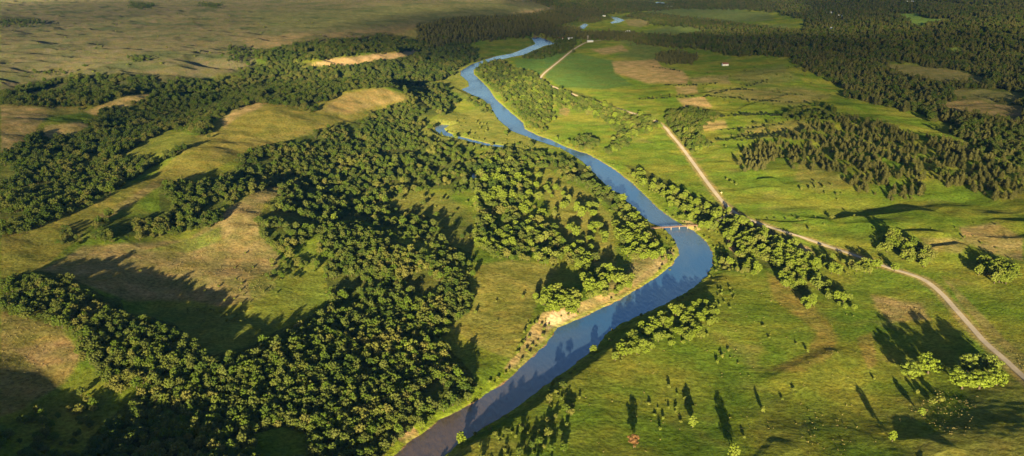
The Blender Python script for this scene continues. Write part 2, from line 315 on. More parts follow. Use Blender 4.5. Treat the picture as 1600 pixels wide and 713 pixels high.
zone([(975,260),(1000,266),(1040,286),(1085,310),(1110,320),(1140,326),(1180,350),(1150,392),(1128,365),(1110,358),(1075,344),(1060,328),(1040,313),(1000,284)], {'cotton':.45,'bush':.55}, .82, 'in the thicket belt along the right bank by the bridge', .9)
zone([(1150,352),(1180,352),(1240,378),(1250,392),(1245,410),(1225,412),(1180,398),(1150,400)], {'cotton':.8,'bush':.2}, .8, 'in the belt between the bend and the road', .95)
zone([(1245,392),(1290,400),(1335,408),(1372,412),(1365,424),(1340,426),(1290,420),(1248,410)], {'cotton':.6,'bush':.4}, .55, 'in the hedge row below the gravel road', .9)
zone([(1122,400),(1150,400),(1180,408),(1245,408),(1240,420),(1180,425),(1140,428),(1125,425)], {'cotton':.6,'bush':.4}, .62, 'in the tree row right of the river bend', .9)
zone([(1240,408),(1262,418),(1300,445),(1335,470),(1338,482),(1315,475),(1285,452),(1255,432),(1238,420)], {'cotton':1}, .6, 'in the slanting tree row in the meadow', .9)
zone([(1215,418),(1235,424),(1262,450),(1275,470),(1262,476),(1240,455),(1218,432)], {'cotton':1}, .7, 'in the short tree row beside the brown meadow patch', .9)
zone([(1158,238),(1185,222),(1215,226),(1218,245),(1190,262),(1165,266)], {'pine':1}, .6, 'in the pine stand at the left end of the hill', 1.1)
zone([(1215,222),(1262,192),(1330,182),(1395,195),(1430,210),(1470,215),(1490,240),(1460,262),(1462,290),(1440,305),(1395,308),(1355,300),(1325,285),(1320,268),(1290,265),(1245,262),(1225,245)], {'pine':.9,'oak':.1}, .27, 'on the pine hill right of the road', 1.1)
zone([(1470,215),(1500,222),(1545,240),(1600,265),(1610,320),(1575,318),(1540,305),(1500,285),(1472,292),(1462,262),(1490,240)], {'pine':.7,'oak':.3}, .38, 'on the right shoulder of the pine hill', 1.15)
zone([(1275,275),(1310,285),(1345,305),(1335,318),(1300,312),(1270,296)], {'bush':.7,'pine':.3}, .14, 'dotted on the slope below the pine hill', 1.0)
zone([(1376,372),(1395,366),(1425,378),(1450,385),(1462,398),(1450,412),(1425,405),(1400,396),(1378,388)], {'cotton':.7,'oak':.3}, .72, 'in the clump above the gravel road', 1.15)
zone([(1526,412),(1550,404),(1582,412),(1592,424),(1580,438),(1550,436),(1530,426)], {'cotton':1}, .85, 'in the clump at the right edge of the meadow', 1.2)
zone([(957,548),(985,522),(1010,505),(1032,492),(1060,478),(1100,468),(1120,475),(1122,498),(1100,522),(1065,534),(1030,535),(990,556),(962,558)], {'cotton':.8,'bush':.2}, .5, 'in the sunlit grove on the right bank', .85)
zone([(750,690),(800,655),(835,655),(862,600),(885,588),(908,610),(892,655),(895,720),(740,720)], {'oak':.4,'bush':.6}, .34, 'in the shaded thicket at the bottom of the right bank', .8)
zone([(1090,470),(1110,430),(1140,430),(1160,450),(1150,490),(1120,500)], {'bush':1}, .12, 'dotted over the meadow by the river bend', .9)
zone([(1015,600),(1050,590),(1070,610),(1068,640),(1030,665),(1010,650)], {'bush':1}, .24, 'in the patch of small bushes in the lower meadow', .9)
zone([(1105,545),(1135,530),(1160,520),(1158,545),(1140,562),(1108,560)], {'bush':1}, .16, 'in the upper patch of small bushes in the meadow', .9)
zone([(700,640),(760,598),(800,575),(815,590),(770,612),(720,645),(670,672),(640,690),(625,700),(615,690),(650,662)], {'bush':.7,'cotton':.3}, .58, 'on the bright grassy left bank near the bottom', .95)
zone([(820,500),(860,480),(858,505),(840,540),(815,570),(800,578),(795,565),(815,540)], {'bush':1}, .35, 'above the pale cut bank', .9)
zone([(640,215),(700,222),(780,235),(880,245),(860,235),(800,215),(790,232),(700,216)], {'bush':.6,'oak':.4}, .4, 'along the old channel', .9)
zone([(735,150),(760,158),(770,175),(760,176),(742,165),(728,155)], {'oak':1}, .6, 'on the inner bank by the sand bar', .9)
zone([(1160,360),(1290,350),(1350,345),(1340,356),(1280,358),(1180,352)], {'bush':1}, .1, 'along the small gully', .9)
zone([(1230,330),(1345,322),(1340,345),(1290,352),(1240,344)], {'bush':1}, .06, 'in the dip above the gravel road', .9)
zone([(1120,205),(1250,170),(1300,185),(1290,222),(1180,222)], {'bush':.6,'oak':.4}, .08, 'dotted over the terraces below the pine hill', 1.1)
zone([(1230,170),(1290,160),(1330,182),(1260,190),(1235,185)], {'bush':.5,'oak':.5}, .35, 'on the shaded slope behind the pine hill', 1.0)
zone([(300,400),(440,330),(440,400),(450,440),(410,470),(330,470)], {'bush':1}, .035, 'dotted over the dry left hill', .8)
zone([(410,405),(460,400),(500,400),(500,440),(420,435)], {'bush':.3,'oak':.7}, .2, 'at the foot of the dry left hill', .8)
zone([(290,480),(370,460),(400,470),(390,500),(300,500)], {'bush':.8,'oak':.2}, .2, 'in the green hollow behind the wooded ridge', .8)
zone([(1030,84),(1060,80),(1086,88),(1082,98),(1050,98),(1028,94)], {'pine':.8,'oak':.2}, .97, 'in the square plantation in the far field', 1.2)
zone([(985,66),(1000,54),(1050,58),(1100,52),(1110,44),(1060,40),(1000,36),(960,36),(975,28),(1000,22),(1030,24),(1120,34),(1200,44),(1255,50),(1260,30),(1220,20),(1170,14),(1060,12),(1020,16),(950,22),(930,12),(870,12),(850,6),(820,-4),(1640,-6),(1640,258),(1600,250),(1550,238),(1500,212),(1462,188),(1435,176),(1400,168),(1370,160),(1320,150),(1328,140),(1290,122),(1258,108),(1238,90),(1200,84),(1150,86),(1100,76),(1040,72)], {'pine':.5,'oak':.5}, .9, 'in the dark far forest across the right valley', 1.3)
zone([(0,31),(58,31),(72,36),(40,40),(0,40)], {'oak':1}, .7, 'in the dark thicket far out on the left prairie', 1.0)
zone([(203,6),(240,7),(236,13),(204,12)], {'oak':1}, .7, 'in the farthest thicket of the prairie', 1.0)
zone([(312,5),(345,6),(342,11),(314,10)], {'oak':1}, .6, 'in the small thicket on the prairie skyline', 1.0)
zone([(203,88),(236,90),(230,96),(206,95)], {'oak':1}, .5, 'in the thin thicket in the middle of the prairie', .9)
zone([(30,111),(100,110),(115,114),(60,117)], {'oak':1}, .35, 'in the strip of brush above the left woods', .8)
zone([(360,72),(400,75),(402,104),(370,108),(350,100)], {'bush':.5,'oak':.5}, .3, 'in the brushy draw running into the prairie', 1.0)
zone([(0,20),(500,20),(640,40),(400,100),(0,125)], {'bush':1}, .004, 'dotted over the open prairie', 1.6)
zone([(835,265),(960,340),(950,400),(880,390),(840,330)], {'cotton':.7,'bush':.3}, .07, 'scattered over the inner meadow', 1.15)
zone([(610,300),(740,300),(742,400),(690,365),(630,330)], {'oak':.5,'bush':.5}, .09, 'scattered over the shaded glade', .9)
zone([(745,420),(870,420),(850,480),(800,560),(740,500)], {'bush':1}, .012, 'dotted over the pale meadow left of the river', 1.0)
zone([(640,200),(720,180),(800,205),(850,235),(700,220)], {'bush':.7,'oak':.3}, .06, 'scattered over the old channel meadow', 1.1)
zone([(1130,430),(1330,480),(1400,600),(1100,713),(900,640),(960,570)], {'bush':1}, .010, 'dotted over the lower right meadow', .8)
zone([(1400,400),(1600,400),(1600,340),(1460,350)], {'bush':1}, .03, 'dotted over the dry right hillside', .8)
zone([(1100,110),(1240,100),(1300,150),(1240,170),(1000,150)], {'bush':1}, .03, 'dotted over the terraced far field', 1.1)
zone([(1500,195),(1600,200),(1600,262),(1560,240),(1520,225)], {'oak':1}, .5, 'in the hollow behind the pine hill', 1.2)
CLEAR = [ # open ground inside the woods

 [(480,100),(515,92),(560,88),(600,84),(650,80),(658,82),(640,88),(600,95),(560,100),(540,106),(512,104)],
 [(135,174),(165,160),(200,149),(235,146),(243,151),(215,162),(175,172),(150,180)],
 [(0,165),(70,168),(78,180),(60,196),(52,214),(20,235),(0,240)],
 [(72,196),(128,190),(146,200),(132,208),(95,218),(66,218)],
 [(0,262),(22,258),(26,282),(0,290)],
 [(222,224),(260,204),(290,205),(310,215),(330,210),(300,230),(250,242),(205,252),(180,246)],
 [(1390,22),(1440,21),(1440,28),(1490,31),(1488,35),(1450,38),(1436,43),(1424,41),(1422,33),(1405,28)],
 [(1430,1),(1500,6),(1568,8),(1568,12),(1500,10),(1430,4)],
 [(1376,40),(1400,42),(1410,45),(1378,45)],[(1344,43),(1366,44),(1345,46)],
 [(1376,100),(1430,102),(1500,112),(1540,122),(1535,130),(1470,130),(1410,120)],[(1375,100),(1435,99),(1434,103),(1378,103)],
 [(1480,141),(1540,139),(1600,146),(1600,162),(1530,158),(1490,156)],
 [(1470,160),(1530,156),(1600,166),(1600,194),(1545,187),(1478,176)],
 [(1248,74),(1268,70),(1270,80),(1250,82)],[(1480,78),(1496,74),(1508,80),(1500,86),(1486,84)],[(1300,85),(1318,78),(1316,86),(1304,92)],
 [(1330,54),(1345,50),(1346,54),(1332,58)],
 [(1200,20),(1216,18),(1216,28),(1200,30)],[(1200,34),(1256,34),(1258,42),(1200,46)],
 [(400,678),(440,668),(478,680),(484,725),(400,725)],
 [(0,376),(60,358),(130,328),(200,288),(226,268),(252,256),(300,232),(332,214),(350,182),(400,166),(480,183),(520,178),(590,162),(600,173),(500,208),(400,233),(372,250),(347,282),(300,286),(256,291),(250,302),(252,330),(205,338),(150,346),(112,350),(85,360),(60,424),(0,434)],
 [(946,30),(1000,29),(1022,35),(1002,45),(932,49),(914,44),(925,38)],
]
def in_zone(k, px, py):
    return inside(px, py, Z[k]['poly'])

# ---- colours that the ground itself has
PAT = [ # outline, colour, soft edge in picture pixels, strength
 ([(0,-10),(870,-10),(885,12),(800,30),(655,44),(600,60),(500,66),(400,85),(400,105),(300,130),(0,150)], (.112,.095,.064), 6, 1),
 ([(380,20),(640,8),(870,4),(870,14),(790,26),(650,36),(540,45),(420,48)], (.10,.115,.045), 14, .8),
 ([(380,60),(560,48),(660,42),(660,60),(500,68),(400,84)], (.19,.14,.07), 6, .7),
 ([(0,440),(0,355),(130,325),(245,272),(345,185),(400,155),(488,170),(530,145),(600,136),(645,155),(600,174),(500,207),(400,235),(300,280),(235,292),(150,345),(60,425)], (.18,.16,.04), 5, 1),
 ([(345,188),(365,170),(400,157),(420,160),(400,172),(370,182),(350,200)], (.34,.24,.12), 5, .85),
 ([(500,172),(540,146),(600,138),(640,152),(600,163),(545,178)], (.28,.20,.09), 6, .75),
 ([(340,205),(400,215),(500,195),(490,208),(410,230),(330,250)], (.22,.18,.055), 8, .5),
 ([(150,340),(200,312),(240,285),(262,285),(200,325),(160,348)], (.25,.18,.09), 4, .7),
 ([(0,400),(60,365),(140,350),(150,372),(90,390),(40,430),(0,440)], (.14,.15,.03), 6, .6),
 ([(60,425),(130,385),(290,375),(350,330),(400,295),(440,286),(440,300),(412,318),(402,345),(408,368),(440,400),(432,448),(405,470),(345,480),(300,470),(200,470),(100,435)], (.21,.165,.075), 6, 1),
 ([(350,400),(385,370),(400,400),(380,430),(345,430)], (.30,.22,.10), 10, .5),
 ([(340,340),(375,315),(400,318),(385,350),(350,370)], (.26,.19,.09), 8, .6),
 ([(200,490),(300,480),(400,490),(440,500),(400,540),(330,555),(280,510)], (.10,.13,.03), 8, .7),
 ([(390,440),(450,410),(500,375),(512,400),(505,440),(515,470),(470,500),(400,500)], (.14,.17,.03), 6, .8),
 ([(0,484),(95,510),(125,560),(100,600),(40,640),(0,650)], (.19,.15,.055), 8, 1),
 ([(20,545),(110,530),(130,560),(60,575)], (.27,.18,.10), 8, .6),
 ([(290,375),(340,355),(345,375),(290,395),(230,392)], (.12,.17,.025), 5, .8),
 # bright and bare clearings in the left woods
 (CLEAR[0], (.46,.31,.17), 3, 1), (CLEAR[1], (.40,.28,.13), 4, .9), (CLEAR[2], (.28,.20,.10), 5, .9), (CLEAR[3], (.33,.24,.11), 4, .9),
 (CLEAR[5], (.13,.135,.032), 5, .9), ([(60,162),(140,160),(135,175),(80,182)], (.17,.14,.05), 6, .8), (CLEAR[4], (.12,.12,.035), 5, .8),
 # fields right of the river
 ([(852,92),(905,84),(958,94),(960,112),(990,134),(940,140),(880,136),(852,122)], (.06,.115,.03), 3, 1),
 ([(800,96),(850,84),(895,80),(850,112),(838,122),(806,110)], (.06,.12,.03), 4, 1),
 ([(960,62),(1020,62),(1040,80),(1030,95),(960,90),(985,75)], (.09,.12,.04), 6, .8),
 ([(955,96),(1025,92),(1035,104),(1065,110),(1075,122),(1072,132),(1010,130),(962,114)], (.30,.20,.11), 4, .85),
 ([(922,76),(970,70),(980,80),(940,84)], (.28,.19,.11), 4, .8),
 ([(1058,154),(1100,152),(1112,168),(1070,172)], (.34,.23,.12), 4, .9),
 ([(1055,135),(1088,134),(1090,146),(1058,148)], (.30,.21,.11), 4, .8),
 ([(1075,122),(1135,118),(1140,132),(1080,132)], (.22,.16,.09), 5, .7),
 ([(1100,140),(1240,135),(1300,150),(1240,165),(1110,150)], (.20,.16,.075), 8, .6),
 ([(1130,120),(1220,100),(1245,125),(1180,135)], (.15,.145,.06), 8, .6),
 ([(1085,190),(1130,188),(1135,200),(1100,204)], (.34,.24,.11), 5, .9),
 ([(1170,195),(1250,188),(1280,200),(1230,215),(1150,215)], (.24,.18,.08), 8, .5),
 ([(1250,250),(1300,262),(1330,290),(1280,300),(1240,280)], (.20,.16,.06), 8, .5),
 ([(875,160),(892,168),(886,182),(874,178)], (.25,.16,.10), 4, .7),
 ([(1000,280),(1120,322),(1110,355),(1070,335),(1000,290)], (.10,.14,.02), 5, .4),
 # banks
 ([(1062,380),(1064,405),(1040,428),(1000,452),(960,478),(905,500),(880,508),(862,520),(845,545),(822,570),(795,585),(790,575),(812,545),(830,515),(850,490),(900,474),(960,456),(1010,425),(1040,395)], (.34,.25,.12), 3, 1),
 ([(1000,395),(1050,390),(1045,410),(1000,440),(950,455),(940,445),(975,425)], (.26,.20,.10), 6, .8),
 ([(862,488),(888,482),(905,494),(880,506),(858,516),(852,502)], (.52,.38,.24), 2, 1),
 ([(612,690),(660,655),(740,612),(775,590),(800,575),(812,582),(770,612),(720,643),(655,684),(620,714),(600,720)], (.17,.24,.018), 4, 1),
 ([(1050,384),(1064,392),(1062,402),(1040,426),(1000,453),(1000,448),(1035,420),(1054,398)], (.22,.27,.02), 1.5, .8),
 ([(614,668),(640,660),(652,680),(640,694),(622,690),(612,680)], (.36,.22,.13), 3, .9),
 ([(1062,345),(1080,346),(1096,358),(1086,366),(1076,358)], (.55,.42,.20), 1.5, 1),
 ([(905,250),(930,258),(985,300),(1050,345),(1080,358),(1085,362),(1050,345),(1028,326),(985,284),(960,266),(930,249)], (.19,.20,.04), 2, .8),
 ([(935,250),(960,262),(990,286),(970,276),(945,262)], (.40,.29,.12), 2, .6),
 ([(1132,366),(1142,372),(1156,398),(1150,402),(1138,386)], (.30,.17,.11), 2, .9),
 ([(1165,352),(1205,362),(1262,386),(1275,396),(1245,400),(1215,380),(1180,372)], (.36,.25,.14), 4, .85),
 ([(1195,425),(1225,440),(1262,470),(1292,500),(1312,530),(1300,560),(1255,582),(1205,580),(1262,552),(1278,520),(1240,492),(1205,465)], (.23,.15,.05), 9, .6),
 ([(1340,530),(1362,520),(1368,570),(1356,578)], (.24,.15,.06), 5, .6),
 ([(1360,462),(1440,475),(1450,500),(1390,505),(1365,480)], (.30,.20,.11), 8, .7),
 ([(1440,372),(1490,372),(1515,380),(1500,395),(1450,392)], (.30,.22,.10), 6, .7),
 ([(1500,356),(1560,350),(1600,372),(1600,408),(1550,396),(1505,376)], (.30,.20,.11), 7, .7),
 ([(1470,430),(1490,450),(1530,490),(1580,540),(1610,560),(1600,575),(1550,530),(1500,480)], (.24,.16,.09), 4, .5),
 ([(1500,600),(1610,590),(1610,720),(1410,720),(1440,690),(1520,640)], (.18,.155,.05), 14, .5),
 ([(1180,640),(1260,660),(1280,713),(1180,713)], (.15,.16,.03), 10, .6),
 ([(745,415),(800,405),(870,420),(850,450),(830,500),(800,560),(745,540),(700,510),(740,480)], (.19,.175,.045), 5, .9),
 ([(600,300),(700,305),(740,340),(740,400),(640,350)], (.12,.12,.035), 8, .8),
 ([(860,270),(920,300),(960,340),(960,430),(900,400),(870,350),(840,290)], (.19,.175,.045), 8, .8),
 ([(640,200),(690,180),(760,165),(800,200),(860,228),(780,232),(660,222)], (.15,.15,.04), 6, .8),
 ([(720,95),(735,102),(735,130),(760,160),(720,150),(690,130),(700,110)], (.15,.15,.04), 6, .7),
 # far clearings
 (CLEAR[6], (.12,.20,.05), 3, 1),(CLEAR[7], (.15,.20,.07), 3, 1),(CLEAR[8], (.11,.20,.04), 2, 1),(CLEAR[10], (.16,.14,.06), 4, 1),(CLEAR[12], (.14,.13,.055), 4, 1),(CLEAR[13], (.19,.14,.07), 4, 1),(CLEAR[15], (.13,.18,.04), 3, 1),
 ([(1000,14),(1100,12),(1200,20),(1210,32),(1120,36),(1030,24)], (.09,.12,.045), 4, .9),
 ([(1005,48),(1060,38),(1110,42),(1256,38),(1200,48),(1020,52)], (.085,.12,.045), 4, .9),
 ([(975,30),(1005,30),(1020,36),(1000,42),(980,40)], (.17,.13,.08), 3, .8),
 ([(870,10),(880,14),(820,22),(800,20)], (.26,.20,.11), 3, .8),
]
WX = perlin(GX/(RR.ravel()*.03+8), GY/(RR.ravel()*.06+16), 51); WY = perlin(GX/(RR.ravel()*.03+8), GY/(RR.ravel()*.06+16), 61)
rng_flat = RR.ravel()
PX, PY = proj(GX, GY, GH)
behind = GY < 50; PX[behind] = -9999; PY[behind] = 9999
QX = PX + 5*WX + 2*perlin(GX/7, GY/12, 5); QY = PY + 2.2*WY + 1*perlin(GX/7, GY/12, 6)
n1 = fbm(GX/110, GY/110, 101, 4); n2 = fbm(GX/28, GY/28, 131, 3); n3 = fbm(GX/60, GY/60, 171, 3)
C = np.empty((len(GX), 3))
lush = np.array((.088,.142,.016)); olive = np.array((.165,.175,.028)); tan = np.array((.23,.18,.07))
k = sstep(-.35, .45, n1)[:,None]; C[:] = lush*(1-k) + olive*k
k = sstep(.2, .65, n3)[:,None]*.35; C[:] = C*(1-k) + tan*k
for P, col, soft, st in PAT:
    d = sdist(QX, QY, P, soft*1.2+4)
    w = (sstep(soft*.6, -soft*.6, d) * st if False else (1-sstep(-soft*.6, soft*.6, d))*st*(.78+.5*n2.clip(-.6,.4)))
    w = np.clip(w, 0, 1)[:,None]
    C[:] = C*(1-w) + np.array(col)*w
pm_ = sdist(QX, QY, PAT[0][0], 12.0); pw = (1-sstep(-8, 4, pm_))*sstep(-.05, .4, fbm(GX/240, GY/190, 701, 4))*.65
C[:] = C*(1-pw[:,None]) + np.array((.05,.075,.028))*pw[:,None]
# litter and undergrowth below the woods
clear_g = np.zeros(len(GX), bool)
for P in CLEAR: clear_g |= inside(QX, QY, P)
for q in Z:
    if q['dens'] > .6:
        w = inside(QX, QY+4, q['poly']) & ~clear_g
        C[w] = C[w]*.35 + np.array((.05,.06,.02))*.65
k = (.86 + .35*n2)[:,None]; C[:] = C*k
# river bed silt, and a lush wet rim
dw = np.full(len(GX), 50.0)
for P, wd in WPOLY: dw = np.minimum(dw, sdist(GX, GY, P, 50.0))
near_w = (1-sstep(1.5, 9, dw))[:,None]*.55
C[:] = C*(1-near_w) + np.array((.17,.22,.03))*near_w
C[dw < .5] = (.17,.12,.075)

ROAD_PX = [(1680,660),(1640,625),(1600,590),(1570,562),(1540,536),(1515,508),(1490,480),(1470,458),(1445,438),(1420,428),(1390,419),(1350,404),(1300,387),(1250,370),(1200,354),(1165,341),(1145,330),(1130,316),(1115,298),(1100,278),(1080,250),(1062,226),(1048,210),(1040,200),(1022,188),(985,176),(940,162),(905,151),(885,143),(868,137),(852,130),(845,123),(850,115),(862,105),(878,92),(890,82),(905,72),(918,66),(940,63),(975,58),(1000,54)]
_x, _y, _z = ground_many(catmull(ROAD_PX, 5)); ROAD = list(zip(_x, _y))
TRACK_PX = [(1090,353),(1105,352),(1120,346),(1135,336),(1146,331)]
_x, _y, _z = ground_many(catmull(TRACK_PX, 5)); TRACK = list(zip(_x, _y))
def pdist(x, y, P, pad, closed=False):
    A = np.array(P); out = np.full(np.shape(x), float(pad))
    m = (x > A[:,0].min()-pad) & (x < A[:,0].max()+pad) & (y > A[:,1].min()-pad) & (y < A[:,1].max()+pad)
    if m.any(): out[m] = np.minimum(seg_dist(x[m], y[m], P, closed)[0], pad)
    return out
dr = pdist(GX, GY, ROAD, 30.0)
w = ((1-sstep(4, 11, dr+3*n2))*.55)[:,None]; C[:] = C*(1-w) + np.array((.27,.19,.10))*w

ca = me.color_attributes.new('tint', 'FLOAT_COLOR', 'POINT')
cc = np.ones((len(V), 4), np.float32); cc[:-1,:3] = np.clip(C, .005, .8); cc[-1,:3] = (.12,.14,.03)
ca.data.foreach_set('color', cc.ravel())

m, t, b = nmat('grassland'); L = t.links
at = t.nodes.new('ShaderNodeAttribute'); at.attribute_name = 'tint'
geo = t.nodes.new('ShaderNodeNewGeometry')
def tnoise(scale, detail=4, rough=.6, dist=0):
    n = t.nodes.new('ShaderNodeTexNoise'); n.inputs['Scale'].default_value = scale; n.inputs['Detail'].default_value = detail
    n.inputs['Roughness'].default_value = rough; n.inputs['Distortion'].default_value = dist; L.new(geo.outputs['Position'], n.inputs['Vector']); return n
def mrange(src, a, b_, c, d):
    n = t.nodes.new('ShaderNodeMapRange'); n.inputs['From Min'].default_value = a; n.inputs['From Max'].default_value = b_; n.inputs['To Min'].default_value = c; n.inputs['To Max'].default_value = d; L.new(src, n.inputs['Value']); return n.outputs[0]
na, nb, nd = tnoise(.28, 5, .7), tnoise(.05, 5, .65, .6), tnoise(.9, 3, .6)
s1 = mrange(na.outputs[0], .32, .68, .5, 1.5)
vm = t.nodes.new('ShaderNodeVectorMath'); vm.operation = 'SCALE'; L.new(at.outputs['Color'], vm.inputs[0]); L.new(s1, vm.inputs['Scale'])
mx = t.nodes.new('ShaderNodeMix'); mx.data_type = 'RGBA'; mx.blend_type = 'MULTIPLY'; L.new(mrange(nb.outputs[0], .45, .70, 0, .6), mx.inputs['Factor'])
L.new(vm.outputs[0], mx.inputs['A']); mx.inputs['B'].default_value = (1.45, 1.08, .95, 1)
mx2 = t.nodes.new('ShaderNodeMix'); mx2.data_type = 'RGBA'; L.new(mrange(nd.outputs[0], .62, .74, 0, .35), mx2.inputs['Factor'])
L.new(mx.outputs['Result'], mx2.inputs['A']); mx2.inputs['B'].default_value = (.30,.24,.09,1)
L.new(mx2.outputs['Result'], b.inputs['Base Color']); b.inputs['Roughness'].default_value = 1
b.inputs['Diffuse Roughness'].default_value = 1.0; b.inputs['Specular IOR Level'].default_value = 0
bp = t.nodes.new('ShaderNodeBump'); bp.inputs['Distance'].default_value = 1.1; bp.inputs['Strength'].default_value = .8; L.new(na.outputs[0], bp.inputs['Height'])
bq = t.nodes.new('ShaderNodeBump'); bq.inputs['Distance'].default_value = 3.2; bq.inputs['Strength'].default_value = .32; ne = tnoise(.045, 3, .55, 1.2); L.new(ne.outputs[0], bq.inputs['Height']); L.new(bq.outputs[0], bp.inputs['Normal'])
L.new(bp.outputs[0], b.inputs['Normal'])
me.materials.append(m)

# ------------------------------------------------------------------ helpers for mesh objects
class MB:
    def __init__(s): s.v = []; s.f = []
    def add(s, v, f): n = len(s.v); s.v += [tuple(p) for p in v]; s.f += [tuple(i+n for i in q) for q in f]
    def box(s, c, d, rz=0, taper=1.0):
        x, y, z = c; a, b_, h = d[0]/2, d[1]/2, d[2]/2; ca_, sa = math.cos(rz), math.sin(rz); v = []
        for zz, k in ((-h, 1), (h, taper)):
            for p, q in ((-a,-b_),(a,-b_),(a,b_),(-a,b_)):
                p *= k; q *= k; v.append((x+p*ca_-q*sa, y+p*sa+q*ca_, z+zz))
        s.add(v, [(3,2,1,0),(4,5,6,7),(0,1,5,4),(1,2,6,5),(2,3,7,6),(3,0,4,7)])
    def tube(s, pts, rad, n=6):
        v = []; f = []
        for i, p in enumerate(pts):
            p = Vector(p); d = (Vector(pts[min(i+1, len(pts)-1)])-Vector(pts[max(i-1, 0)])).normalized()
            a = d.cross(Vector((1,0,0)) if abs(d.x) < .8 else Vector((0,1,0))).normalized(); b_ = d.cross(a)
            for k in range(n):
                w = 2*math.pi*k/n; v.append(p+(a*math.cos(w)+b_*math.sin(w))*rad[i])
        for i in range(len(pts)-1):
            for k in range(n): f.append((i*n+k, i*n+(k+1)%n, (i+1)*n+(k+1)%n, (i+1)*n+k))
        f.append(tuple(range(n))[::-1]); f.append(tuple((len(pts)-1)*n+k for k in range(n)))
        s.add(v, f)
    def mesh(s, name, mat):
        me_ = bpy.data.meshes.new(name); me_.from_pydata(s.v, [], s.f); me_.update()
        if mat: me_.materials.append(mat)
        return me_
    def build(s, name, mat, parent=None, loc=None, rz=0):
        o = bpy.data.objects.new(name, s.mesh(name, mat)); COL.objects.link(o)
        if parent: o.parent = parent
        if loc: o.location = loc
        if rz: o.rotation_euler.z = rz
        return o
def tag(o, label, cat, group=None, kind=None):
    if label: o['label'] = label
    if cat: o['category'] = cat
    if group: o['group'] = group
    if kind: o['kind'] = kind
def empty(name, loc, rz=0):
    o = bpy.data.objects.new(name, None); COL.objects.link(o); o.location = loc; o.rotation_euler.z = rz; o.empty_display_size = 1; return o

# ------------------------------------------------------------------ water sheets
m, t, b = nmat('river_water'); L = t.links
geo = t.nodes.new('ShaderNodeNewGeometry')
b.inputs['Base Color'].default_value = (.040,.050,.062,1); b.inputs['Roughness'].default_value = .10; b.inputs['IOR'].default_value = 1.333
b.inputs['Specular IOR Level'].default_value = 1.0
mp = t.nodes.new('ShaderNodeMapping'); mp.inputs['Scale'].default_value = (.35,.14,1); mp.inputs['Rotation'].default_value = (0,0,.7); L.new(geo.outputs['Position'], mp.inputs['Vector'])
nz = t.nodes.new('ShaderNodeTexNoise'); nz.inputs['Scale'].default_value = .7; nz.inputs['Detail'].default_value = 5; L.new(mp.outputs[0], nz.inputs['Vector'])
bp = t.nodes.new('ShaderNodeBump'); bp.inputs['Distance'].default_value = .8; bp.inputs['Strength'].default_value = .8; L.new(nz.outputs[0], bp.inputs['Height']); L.new(bp.outputs[0], b.inputs['Normal'])
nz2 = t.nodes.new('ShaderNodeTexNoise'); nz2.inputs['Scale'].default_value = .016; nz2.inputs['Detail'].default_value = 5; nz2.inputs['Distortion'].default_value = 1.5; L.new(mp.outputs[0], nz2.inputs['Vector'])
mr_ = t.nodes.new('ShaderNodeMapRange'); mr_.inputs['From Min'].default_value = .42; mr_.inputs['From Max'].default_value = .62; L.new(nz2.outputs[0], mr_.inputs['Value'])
sky_blue_mix = t.nodes.new('ShaderNodeMix'); sky_blue_mix.data_type = 'RGBA'; L.new(mr_.outputs[0], sky_blue_mix.inputs['Factor']); sky_blue_mix.inputs['A'].default_value = (.055,.16,.34,1); sky_blue_mix.inputs['B'].default_value = (.13,.22,.35,1)  # sky reflection put into the base colour as two blues
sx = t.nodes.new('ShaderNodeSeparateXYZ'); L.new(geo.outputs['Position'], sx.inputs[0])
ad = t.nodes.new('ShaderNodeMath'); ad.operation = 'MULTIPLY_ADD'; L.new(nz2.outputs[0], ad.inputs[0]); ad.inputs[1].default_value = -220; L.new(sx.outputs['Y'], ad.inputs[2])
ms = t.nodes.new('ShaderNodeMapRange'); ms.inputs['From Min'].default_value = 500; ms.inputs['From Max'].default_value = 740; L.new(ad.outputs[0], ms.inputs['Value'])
silt_sky_fade = t.nodes.new('ShaderNodeMix'); silt_sky_fade.data_type = 'RGBA'; L.new(ms.outputs[0], silt_sky_fade.inputs['Factor']); silt_sky_fade.inputs['A'].default_value = (.15,.105,.09,1); L.new(sky_blue_mix.outputs['Result'], silt_sky_fade.inputs['B'])  # silty brown near, painted sky blue beyond, for the view-angle fade
L.new(silt_sky_fade.outputs['Result'], b.inputs['Base Color'])
rr_ = t.nodes.new('ShaderNodeMapRange'); rr_.inputs['From Min'].default_value = .35; rr_.inputs['From Max'].default_value = .65; rr_.inputs['To Min'].default_value = .04; rr_.inputs['To Max'].default_value = .3; L.new(nz2.outputs[0], rr_.inputs['Value']); L.new(rr_.outputs[0], b.inputs['Roughness'])
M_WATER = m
for i, (P, wd) in enumerate(WPOLY):
    A = np.array(P); s = 5 if i == 0 else (2 if i < 3 else 12)
    gx = np.arange(A[:,0].min()-15, A[:,0].max()+15, s); gy = np.arange(A[:,1].min()-15, A[:,1].max()+15, s)
    XX, YY = np.meshgrid(gx, gy); d = sdist(XX.ravel()+s/2, YY.ravel()+s/2, P, 60.0).reshape(XX.shape)
    keep = (d < (7 if i == 0 else 3)+s)[:-1,:-1]
    ids = np.arange(XX.size).reshape(XX.shape)
    q = np.stack([ids[:-1,:-1], ids[:-1,1:], ids[1:,1:], ids[1:,:-1]], -1)[keep]
    used, inv = np.unique(q, return_inverse=True); inv = inv.reshape(q.shape)
    vv = np.c_[XX.ravel()[used], YY.ravel()[used], np.zeros(len(used))]
    nm = 'river_water' if i in (0,3,4,5) else 'pond_water'
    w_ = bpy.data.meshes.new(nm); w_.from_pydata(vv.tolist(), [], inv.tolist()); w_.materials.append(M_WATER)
    o = bpy.data.objects.new(nm, w_); COL.objects.link(o); o['kind'] = 'structure'

